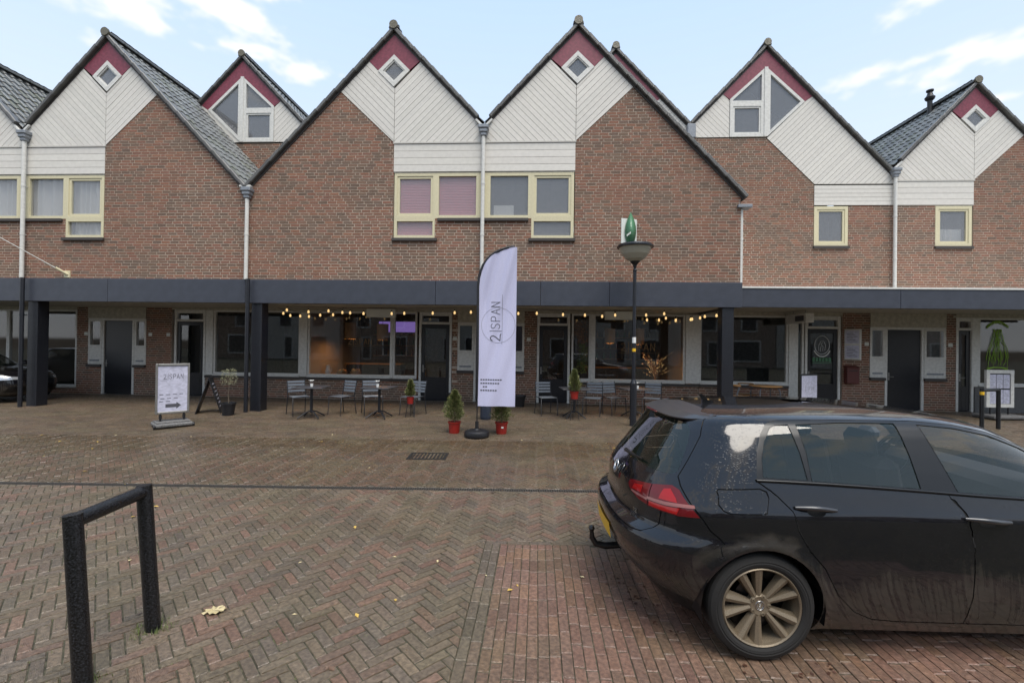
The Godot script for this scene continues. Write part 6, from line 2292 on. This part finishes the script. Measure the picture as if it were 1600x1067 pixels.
func make_car(label: String, x: Transform3D) -> Node3D:
	arcs(); car_paint()
	var car := thing("parked_car", label, "car", x, "parked black hatchbacks")
	var circ := func(cx: float, r: float) -> Array:
		var q := []
		for k in 48:
			q.append([cx + cos(TAU * k / 48.0) * r, max(0.10, 0.316 + sin(TAU * k / 48.0) * r)])
		return q
	var R := {}
	var order := []
	var add := func(key: String, poly) -> void:
		order.append([key, poly, _bounds(poly)])
	add.call("hole", flank(circ.call(0.0, 0.352))); add.call("hole", flank(circ.call(2.637, 0.352)))
	var quarter := flank([[.035, 1.062], [.05, 1.16], [.09, 1.262], [.15, 1.338], [.185, 1.352], [.268, 1.358], [.292, 1.20], [.298, 1.052]])
	var rearw := flank([[.322, 1.048], [.330, 1.20], [.318, 1.358], [.60, 1.372], [.945, 1.374], [.955, 1.20], [.955, 1.018]])
	var frontw := flank([[1.165, 1.004], [1.12, 1.20], [1.085, 1.368], [1.30, 1.352], [1.52, 1.31], [1.72, 1.235], [1.88, 1.14], [1.98, 1.05], [2.0, .985], [1.55, .985]])
	add.call("quarter_glass", quarter); add.call("rear_glass", rearw); add.call("front_glass", frontw)
	var backw := PackedVector2Array([Vector2(-0.01, 1.016), Vector2(.30, 1.017), Vector2(.60, 1.018), Vector2(.70, 1.022), Vector2(.735, 1.045), Vector2(.728, 1.12), Vector2(.71, 1.22), Vector2(.685, 1.29), Vector2(.62, 1.325), Vector2(.30, 1.335), Vector2(-0.01, 1.338)])
	add.call("back_glass", backw)
	add.call("wind_glass", PackedVector2Array([Vector2(A2 + 0.98, 0.995), Vector2(A3 + 0.01, 0.985), Vector2(A3 + 0.01, 1.365), Vector2(A2 + 1.1, 1.36)]))
	add.call("trim", flank([[-.01, 1.035], [.03, 1.20], [.075, 1.30], [.13, 1.362], [.20, 1.378], [.60, 1.388], [1.08, 1.388], [1.32, 1.370], [1.55, 1.325], [1.76, 1.245], [1.93, 1.14], [2.05, 1.03], [2.06, .955], [1.53, .968], [1.0, .995]]))
	add.call("tail_white", PackedVector2Array([Vector2(.585, .846), Vector2(.585, .862), Vector2(.728, .868), Vector2(.912, .884), Vector2(.918, .868), Vector2(.736, .850)]))
	add.call("tail_bright", PackedVector2Array([Vector2(.68, .874), Vector2(.70, .935), Vector2(.745, .945), Vector2(.80, .90), Vector2(.81, .878)]))
	add.call("tail_bright", PackedVector2Array([Vector2(.612, .815), Vector2(.612, .840), Vector2(.736, .844), Vector2(.83, .853), Vector2(.82, .814)]))
	add.call("tail_bright", PackedVector2Array([Vector2(.40, .862), Vector2(.42, .895), Vector2(.52, .91), Vector2(.52, .865)]))
	add.call("tail_white", PackedVector2Array([Vector2(.40, .842), Vector2(.40, .855), Vector2(.588, .852), Vector2(.588, .838)]))
	add.call("gap", PackedVector2Array([Vector2(.594, .80), Vector2(.594, .94), Vector2(.601, .94), Vector2(.601, .80)]))
	add.call("tail_outer", PackedVector2Array([Vector2(.601, .940), Vector2(.744, .966), Vector2(.80, .95), Vector2(.875, .888), Vector2(.955, .822), Vector2(.832, .808), Vector2(.601, .808)]))
	add.call("tail_inner", PackedVector2Array([Vector2(.325, .87), Vector2(.345, .902), Vector2(.40, .914), Vector2(.594, .938), Vector2(.594, .812), Vector2(.504, .820), Vector2(.38, .846)]))
	add.call("headlight", PackedVector2Array([Vector2(A3 - 1.12, .70), Vector2(A3 - 1.05, .755), Vector2(A3 - .46, .70), Vector2(A3 - .46, .635), Vector2(A3 - .85, .625)]))
	add.call("trim", PackedVector2Array([Vector2(A3 - .45, .635), Vector2(A3 - .45, .695), Vector2(A3 + .01, .69), Vector2(A3 + .01, .63)]))
	add.call("trim", PackedVector2Array([Vector2(A3 - .80, .29), Vector2(A3 - .70, .44), Vector2(A3 + .01, .45), Vector2(A3 + .01, .29)]))
	var rd := [[-.016, 1.048], [.094, .966], [.171, .886], [.198, .778], [.257, .67], [.352, .562], [.435, .406], [.545, .298], [.654, .25], [.80, .238], [1.19, .235], [1.205, .4], [1.20, .7], [1.165, .9], [1.10, .992]]
	var fd := [[1.10, .992], [1.165, .9], [1.20, .7], [1.205, .4], [1.19, .235], [2.2, .235], [2.27, .5], [2.25, .8], [2.08, .95]]
	for path in [flank(rd.slice(0), false), flank([[1.19, .235], [2.2, .235], [2.27, .5], [2.25, .8], [2.08, .95]], false), flank([[-.240, .95], [-.245, .975], [-.235, .985], [0.0, 1.0], [.036, .985], [.045, .95], [.02, .875], [.0, .868]], false), flank([[-.012, .8675], [-.19, .864], [-.225, .875], [-.248, .905], [-.2405, .945]], false), PackedVector2Array([Vector2(.72, 1.40), Vector2(.736, 1.378), Vector2(.784, 1.266), Vector2(.768, 1.114), Vector2(.752, 1.018), Vector2(.797, .972), Vector2(.888, .892), Vector2(.968, .818), Vector2(1.016, .754), Vector2(1.144, .662), Vector2(1.17, .62)]), PackedVector2Array([Vector2(-0.01, .662), Vector2(.304, .658), Vector2(.56, .648), Vector2(.65, .66), Vector2(.70, .72), Vector2(.715, .806)]), flank([[2.30, .96], [2.55, .93], [2.9, .885]], false)]:
		for g in seam(path):
			add.call("gap", g)
	add.call("rear_door", flank(rd)); add.call("front_door", flank(fd))
	add.call("bumper", PackedVector2Array([Vector2(-.01, .30), Vector2(-.01, .66), Vector2(.56, .646), Vector2(.65, .66), Vector2(.70, .72), Vector2(.715, .806), Vector2(.832, .806), Vector2(.968, .814), Vector2(1.016, .754), Vector2(1.144, .662), Vector2(1.2, .5), Vector2(1.05, .30)]))
	add.call("trim", PackedVector2Array([Vector2(-.01, .10), Vector2(-.01, .298), Vector2(1.04, .298), Vector2(1.0, .10)]))
	for q in order:
		if not R.has(q[0]):
			R[q[0]] = []
	R["body"] = []
	var ya := [.16, .19, .22, .26, .30, .34, .38, .42, .47, .52, .57, .61, .64, .665, .69, .72, .76, .80, .835, .865, .885, .91, .94, .97, 1.0, 1.04, 1.08, 1.12, 1.16, 1.20, 1.24, 1.28, 1.31, 1.335, 1.355, 1.375, 1.392, 1.405, 1.418, 1.427, 1.433, 1.437]
	var aa := []
	var a := 0.0
	while a < A3 - 0.01:
		aa.append(a)
		a += 0.028 if a < A1 else (0.04 if a < A2 - 1.0 else 0.06)
	aa.append(A3)
	for i in aa.size() - 1:
		for j in ya.size() - 1:
			var cell := rect(aa[i], ya[j], aa[i + 1], ya[j + 1])
			var box := Rect2(aa[i], ya[j], aa[i + 1] - aa[i], ya[j + 1] - ya[j])
			var todo := [cell]
			for q in order:
				if todo.is_empty():
					break
				if not box.intersects(q[2]):
					continue
				var rest := []
				for p in todo:
					for r in Geometry2D.intersect_polygons(p, q[1]):
						if not Geometry2D.is_polygon_clockwise(r) and abs(area(r)) > 1e-7:
							R[q[0]].append(r)
					for r in Geometry2D.clip_polygons(p, q[1]):
						if not Geometry2D.is_polygon_clockwise(r) and abs(area(r)) > 1e-7:
							rest.append(r)
				todo = rest
			R["body"].append_array(todo)
	var body := put("body", shell_mesh(R["body"], 0.0, true), M.paint, car)
	put("panel_gap", shell_mesh(R["gap"], 0.006), M.gap, body)
	put("trim", shell_mesh(R["trim"], 0.002), M.trim, car)
	put("bumper", shell_mesh(R["bumper"], -0.001, true), M.paint, car)
	var doors := {}
	for sd in [1.0, -1.0]:
		doors[sd] = [put("rear_door", shell_mesh(R["rear_door"], 0.0, true, [sd]), M.paint, car), put("front_door", shell_mesh(R["front_door"], 0.0, true, [sd]), M.paint, car)]
		for g in ["quarter_glass", "rear_glass", "front_glass"]:
			put("side_window", shell_mesh(R[g], 0.005, false, [sd]), M.car_glass, car)
	put("rear_window", shell_mesh(R["back_glass"], 0.003), M.car_glass, car)
	put("windscreen", shell_mesh(R["wind_glass"], 0.003), M.car_glass, car)
	var mb := MB.new()
	for w in [quarter, rearw, frontw]:
		rim_walls(mb, w, 0.006)
	rim_walls(mb, backw, 0.004)
	put("window_seal", mb, M.trim, car)
	for sd in [1.0, -1.0]:
		var tl := put("tail_light", shell_mesh(R["tail_outer"], -0.004, false, [sd]), M.tail_red, car)
		put("indicator_strip", shell_mesh(R["tail_white"], -0.007, false, [sd]), M.tail_white, tl)
		put("brake_lens", shell_mesh(R["tail_bright"], -0.006, false, [sd]), M.brake_lens, tl)
		put("tail_light", shell_mesh(R["tail_inner"], -0.004, false, [sd]), M.tail_dark, car)
		put("headlight", shell_mesh(R["headlight"], -0.003, false, [sd]), M.lamp_clear, car)
		# belt moulding catching the sky
		mb = MB.new()
		var pts := []
		for q in [[-.01, 1.043], [.15, 1.040], [.4, 1.032], [.7, 1.018], [1.0, 1.002], [1.3, .985], [1.6, .972], [1.9, .964], [2.05, .960]]:
			var aq := a_of(q[0], q[1])
			var p := S(aq, q[1]) + SN(aq, q[1]) * 0.003
			pts.append(Vector3(p.x, p.y, p.z * sd))
		mb.tube(pts, 0.010, 8)
		put("belt_moulding", mb, M.trim, car)
		# door handles
		for q in [[doors[sd][0], .185, .42, .905, .895], [doors[sd][1], 1.145, 1.40, .868, .855]]:
			mb = MB.new()
			pts = []
			for k in 7:
				var f := k / 6.0
				var xx: float = lerp(q[1], q[2], f)
				var yy: float = lerp(q[3], q[4], f)
				var aq := a_of(xx, yy)
				var out := 0.008 + 0.034 * sin(PI * clamp(f * 1.15 - 0.05, 0.0, 1.0))
				var p := S(aq, yy) + SN(aq, yy) * out
				pts.append(Vector3(p.x, p.y, p.z * sd))
			mb.tube(pts, [0.009, 0.012, 0.014, 0.014, 0.014, 0.013, 0.010], 10)
			put("handle", mb, M.paint_plain, q[0])
			var conv := []
			for k in 18:
				conv.append([lerp(float(q[1]), float(q[2]), 0.52) + cos(TAU * k / 18.0) * 0.055, q[4] - 0.006 + sin(TAU * k / 18.0) * 0.028])
			put("handle_cup", shell_mesh([flank(conv)], -0.0015, false, [sd]), M.gap, q[0])
	# roof spoiler
	mb = MB.new()
	var st := []
	for k in 25:
		var z := -0.50 + 1.0 * k / 24.0
		var e := pow(abs(z) / 0.50, 7.0)
		var c := pow(abs(z) / 0.50, 2.0)
		var xt := lerpf(-0.412 + 0.05 * c, -0.20, e)
		st.append([Vector3(-0.12, 1.408 - 0.020 * c, z), Vector3(lerpf(-0.27, -0.16, e), 1.392 - 0.016 * c, z), Vector3(xt, 1.362 - 0.018 * c + 0.018 * e, z), Vector3(xt + 0.006, 1.352 - 0.018 * c + 0.018 * e, z), Vector3(lerpf(-0.32, -0.19, e), 1.345 - 0.012 * c + 0.018 * e, z)])
	for k in 24:
		for i in 4:
			mb.quad(st[k][i], st[k + 1][i], st[k + 1][i + 1], st[k][i + 1], Vector3(-0.2, 1.0, 0) if i < 2 else (Vector3(-1, 0.1, 0) if i == 2 else Vector3(-0.2, -1, 0)))
	for k in [0, 24]:
		for i in range(1, 4):
			mb.tri_flat(st[k][0], st[k][i], st[k][i + 1], Vector3(0, 0, 1 if k else -1))
	put("roof_spoiler", mb, M.paint_plain, car)
	mb = MB.new()
	mb.bx(Vector3(-0.418, 1.349, -0.13), Vector3(-0.405, 1.358, 0.13), 0.003)
	put("high_brake_light", mb, M.tail_dark, car)
	mb = MB.new()
	mb.prism(P2([[0.0, 0.0], [0.10, 0.0], [0.085, 0.02], [0.045, 0.03], [0.0, 0.075], [-0.02, 0.075], [0.005, 0.03]]), -0.012, 0.012, Transform3D(Basis.IDENTITY, Vector3(-0.03, 1.405, 0)))
	put("aerial", mb, M.trim, car)
	# wiper, emblem, lettering, plate, tow hook
	mb = MB.new()
	var wp := []
	for k in 6:
		var aq := 0.02 + k * 0.075
		var yy := 1.028 + 0.012 * k / 5.0
		wp.append(S(aq, yy) + SN(aq, yy) * 0.022)
	mb.tube(wp, [0.016, 0.012, 0.010, 0.009, 0.008, 0.007], 8)
	put("rear_wiper", mb, M.trim, car)
	mb = MB.new()
	badge(mb, Transform3D(Basis(Vector3(0, 0, 1), Vector3(0.22, 1, 0).normalized(), Vector3(-1, 0.22, 0).normalized()), Vector3(-0.683, 0.915, 0)), 0.052, 0.0055)
	put("emblem", mb, M.chrome, car)
	mb = MB.new()
	for q in [[0.47, 0.735, "TSI"], [0.47, 0.705, "BMT"]]:
		var nn := SN(q[0], q[1])
		var tx := (S(q[0] + 0.02, q[1]) - S(q[0] - 0.02, q[1])).normalized()
		mb.add(lettering(q[2], 0.026, 0.004), Transform3D(Basis(tx, nn.cross(tx).normalized(), nn), S(q[0], q[1]) + nn * 0.003))
	put("lettering", mb, M.chrome, car)
	mb = MB.new()
	for k in 10:
		var z0 := -0.26 + 0.052 * k
		var z1 := z0 + 0.052
		var x0 := -0.792 + 0.20 * pow(abs(z0), 2.2)
		var x1 := -0.792 + 0.20 * pow(abs(z1), 2.2)
		mb.quad(Vector3(x0 + 0.012, 0.455, z0), Vector3(x1 + 0.012, 0.455, z1), Vector3(x1 - 0.004, 0.565, z1), Vector3(x0 - 0.004, 0.565, z0), Vector3(-1, 0, 0))
	put("number_plate", mb, M.yellow, car)
	mb = MB.new()
	mb.tube([Vector3(-0.60, 0.30, 0), Vector3(-0.76, 0.285, 0), Vector3(-0.835, 0.30, 0), Vector3(-0.865, 0.35, 0), Vector3(-0.868, 0.40, 0)], [0.026, 0.026, 0.025, 0.022, 0.015], 10)
	mb.lathe([Vector2(0, -0.026), Vector2(0.018, -0.018), Vector2(0.025, 0.0), Vector2(0.018, 0.018), Vector2(0, 0.026)], 14, at(Vector3(-0.868, 0.42, 0)))
	put("tow_hook", mb, M.trim, car)
	mb = MB.new()
	for s in [1.0, -1.0]:
		mb = MB.new()
		mb.box(Transform3D(Basis.IDENTITY, Vector3(1.98, 1.03, s * 0.98)), Vector3(0.13, 0.13, 0.22), 0.045)
		put("mirror", mb, M.paint_plain, car)
	# floor pan, wheel houses, cabin
	mb = MB.new()
	mb.bx(Vector3(-0.38, 0.20, -0.62), Vector3(3.1, 0.30, 0.62), 0.02)
	mb.bx(Vector3(2.3, 0.30, -0.65), Vector3(3.3, 0.62, 0.65), 0.05)
	for xw in [0.0, 2.637]:
		for s in [-1.0, 1.0]:
			for k in 14:
				var t0 := PI * 1.16 * k / 14.0 - 0.25
				var t1 := PI * 1.16 * (k + 1) / 14.0 - 0.25
				mb.quad(Vector3(xw + cos(t0) * 0.362, 0.316 + sin(t0) * 0.362, s * 0.60), Vector3(xw + cos(t1) * 0.362, 0.316 + sin(t1) * 0.362, s * 0.60), Vector3(xw + cos(t1) * 0.362, 0.316 + sin(t1) * 0.362, s * 0.885), Vector3(xw + cos(t0) * 0.362, 0.316 + sin(t0) * 0.362, s * 0.885), Vector3(-cos(t0), -sin(t0), 0))
			mb.bx(Vector3(xw - 0.36, 0.24, s * 0.60 - 0.01), Vector3(xw + 0.36, 0.68, s * 0.60 + 0.01))
	put("underbody", mb, M.trim, car)
	mb = MB.new()
	for z in [-0.36, 0.36]:
		mb.box(Transform3D(Basis(Vector3.BACK, 0.2), Vector3(1.02, 0.83, z)), Vector3(0.16, 0.62, 0.48), 0.06)
		mb.box(Transform3D(Basis(Vector3.BACK, 0.15), Vector3(0.93, 1.20, z)), Vector3(0.10, 0.18, 0.26), 0.04)
		mb.box(Transform3D(Basis.IDENTITY, Vector3(1.30, 0.55, z)), Vector3(0.52, 0.20, 0.50), 0.06)
	mb.box(Transform3D(Basis(Vector3.BACK, 0.3), Vector3(0.12, 0.82, 0)), Vector3(0.16, 0.60, 1.20), 0.06)
	for z in [-0.38, 0.0, 0.38]:
		mb.box(Transform3D(Basis(Vector3.BACK, 0.2), Vector3(0.03, 1.14, z)), Vector3(0.09, 0.14, 0.24), 0.035)
	mb.box(Transform3D(Basis.IDENTITY, Vector3(0.42, 0.52, 0)), Vector3(0.52, 0.20, 1.25), 0.06)
	mb.bx(Vector3(1.85, 0.60, -0.68), Vector3(2.25, 0.97, 0.68), 0.06)
	put("seats", mb, M.seat, car)
	mb = MB.new()
	var sw := []
	for k in 24:
		sw.append(Vector3(1.72 + 0.07 * sin(TAU * k / 24.0), 0.95 + 0.17 * sin(TAU * k / 24.0), -0.36 + 0.18 * cos(TAU * k / 24.0)))
	mb.tube(sw, 0.016, 8, true)
	put("steering_wheel", mb, M.trim, car)
	for s in [1.0, -1.0]:
		make_wheel(car, 0.0, s, 0.63); make_wheel(car, 2.637, s, 0.2)
	return car
func _bounds(p: PackedVector2Array) -> Rect2:
	var r := Rect2(p[0], Vector2.ZERO)
	for q in p:
		r = r.expand(q)
	return r

# ---------------------------------------------------------------- the row across the street, which the glass and paint mirror
func make_opposite() -> void:
	var place := ["farthest left", "second from left", "third from left", "fourth from left", "straight behind the camera", "fourth from right", "third from right", "second from right", "farthest right"]
	for i in 9:
		var t := thing("opposite_house", "brick house across the street behind the viewer, " + place[i], "house", at(Vector3(-34.0 + i * 8.5, 0, 17.0), PI), "houses across the street")
		var mb := MB.new()
		mb.col = [Color(0.66, 0.63, 0.56), Color(0.34, 0.24, 0.18), Color(0.70, 0.67, 0.60), Color(0.42, 0.32, 0.25)][(i + 1) % 4]
		mb.prism(P2([[-4.2, 0], [4.2, 0], [4.2, 5.4], [0, 8.6], [-4.2, 5.4]]), -7.0, 0.0)
		put("wall", mb, M.brick, t)
		for s in [-1.0, 1.0]:
			mb = MB.new()
			mb.col = Color(0.09, 0.09, 0.09)
			mb.box(Transform3D(Basis(Vector3.BACK, -s * 0.651), Vector3(s * 2.2, 7.08, -3.4)), Vector3(5.5, 0.12, 7.4))
			put("roof", mb, M.tile, t)
		for q in [[-2.6, 3.3, 1.5, 1.5], [1.0, 3.3, 1.5, 1.5], [-2.9, 0.5, 2.6, 2.0], [0.9, 0.1, 1.0, 2.3]]:
			mb = MB.new()
			frame_strip(mb, rect(q[0], q[1], q[0] + q[2], q[1] + q[3]), 0.12, 0.0, 0.06)
			var f := put("window", mb, M.white_paint, t)
			mb = MB.new()
			mb.bx(Vector3(q[0] + 0.12, q[1] + 0.12, 0.005), Vector3(q[0] + q[2] - 0.12, q[1] + q[3] - 0.12, 0.02))
			put("pane", mb, M.black_door, f)

func _ready() -> void:
	make_view()
	make_materials()
	rng.seed = 1
	make_ground()
	make_terrace()
	make_opposite()
	M.paint_plain = mat(Color(0.011, 0.012, 0.016), 0.22)
	M.paint_plain.clearcoat_enabled = true
	var car := make_car("muddy black hatchback with tow hook in the right foreground", at(Vector3(1.51, 0, -3.585), -0.021))
	copy_thing(car, "black car nosing out behind the leftmost arcade column", at(Vector3(-16.75, 0.07, -13.0), 0.0))
	make_rest()
func make_rest() -> void:
	make_flag()
	make_lamp()
	make_sign_stand()
	make_small_things()
	make_litter()
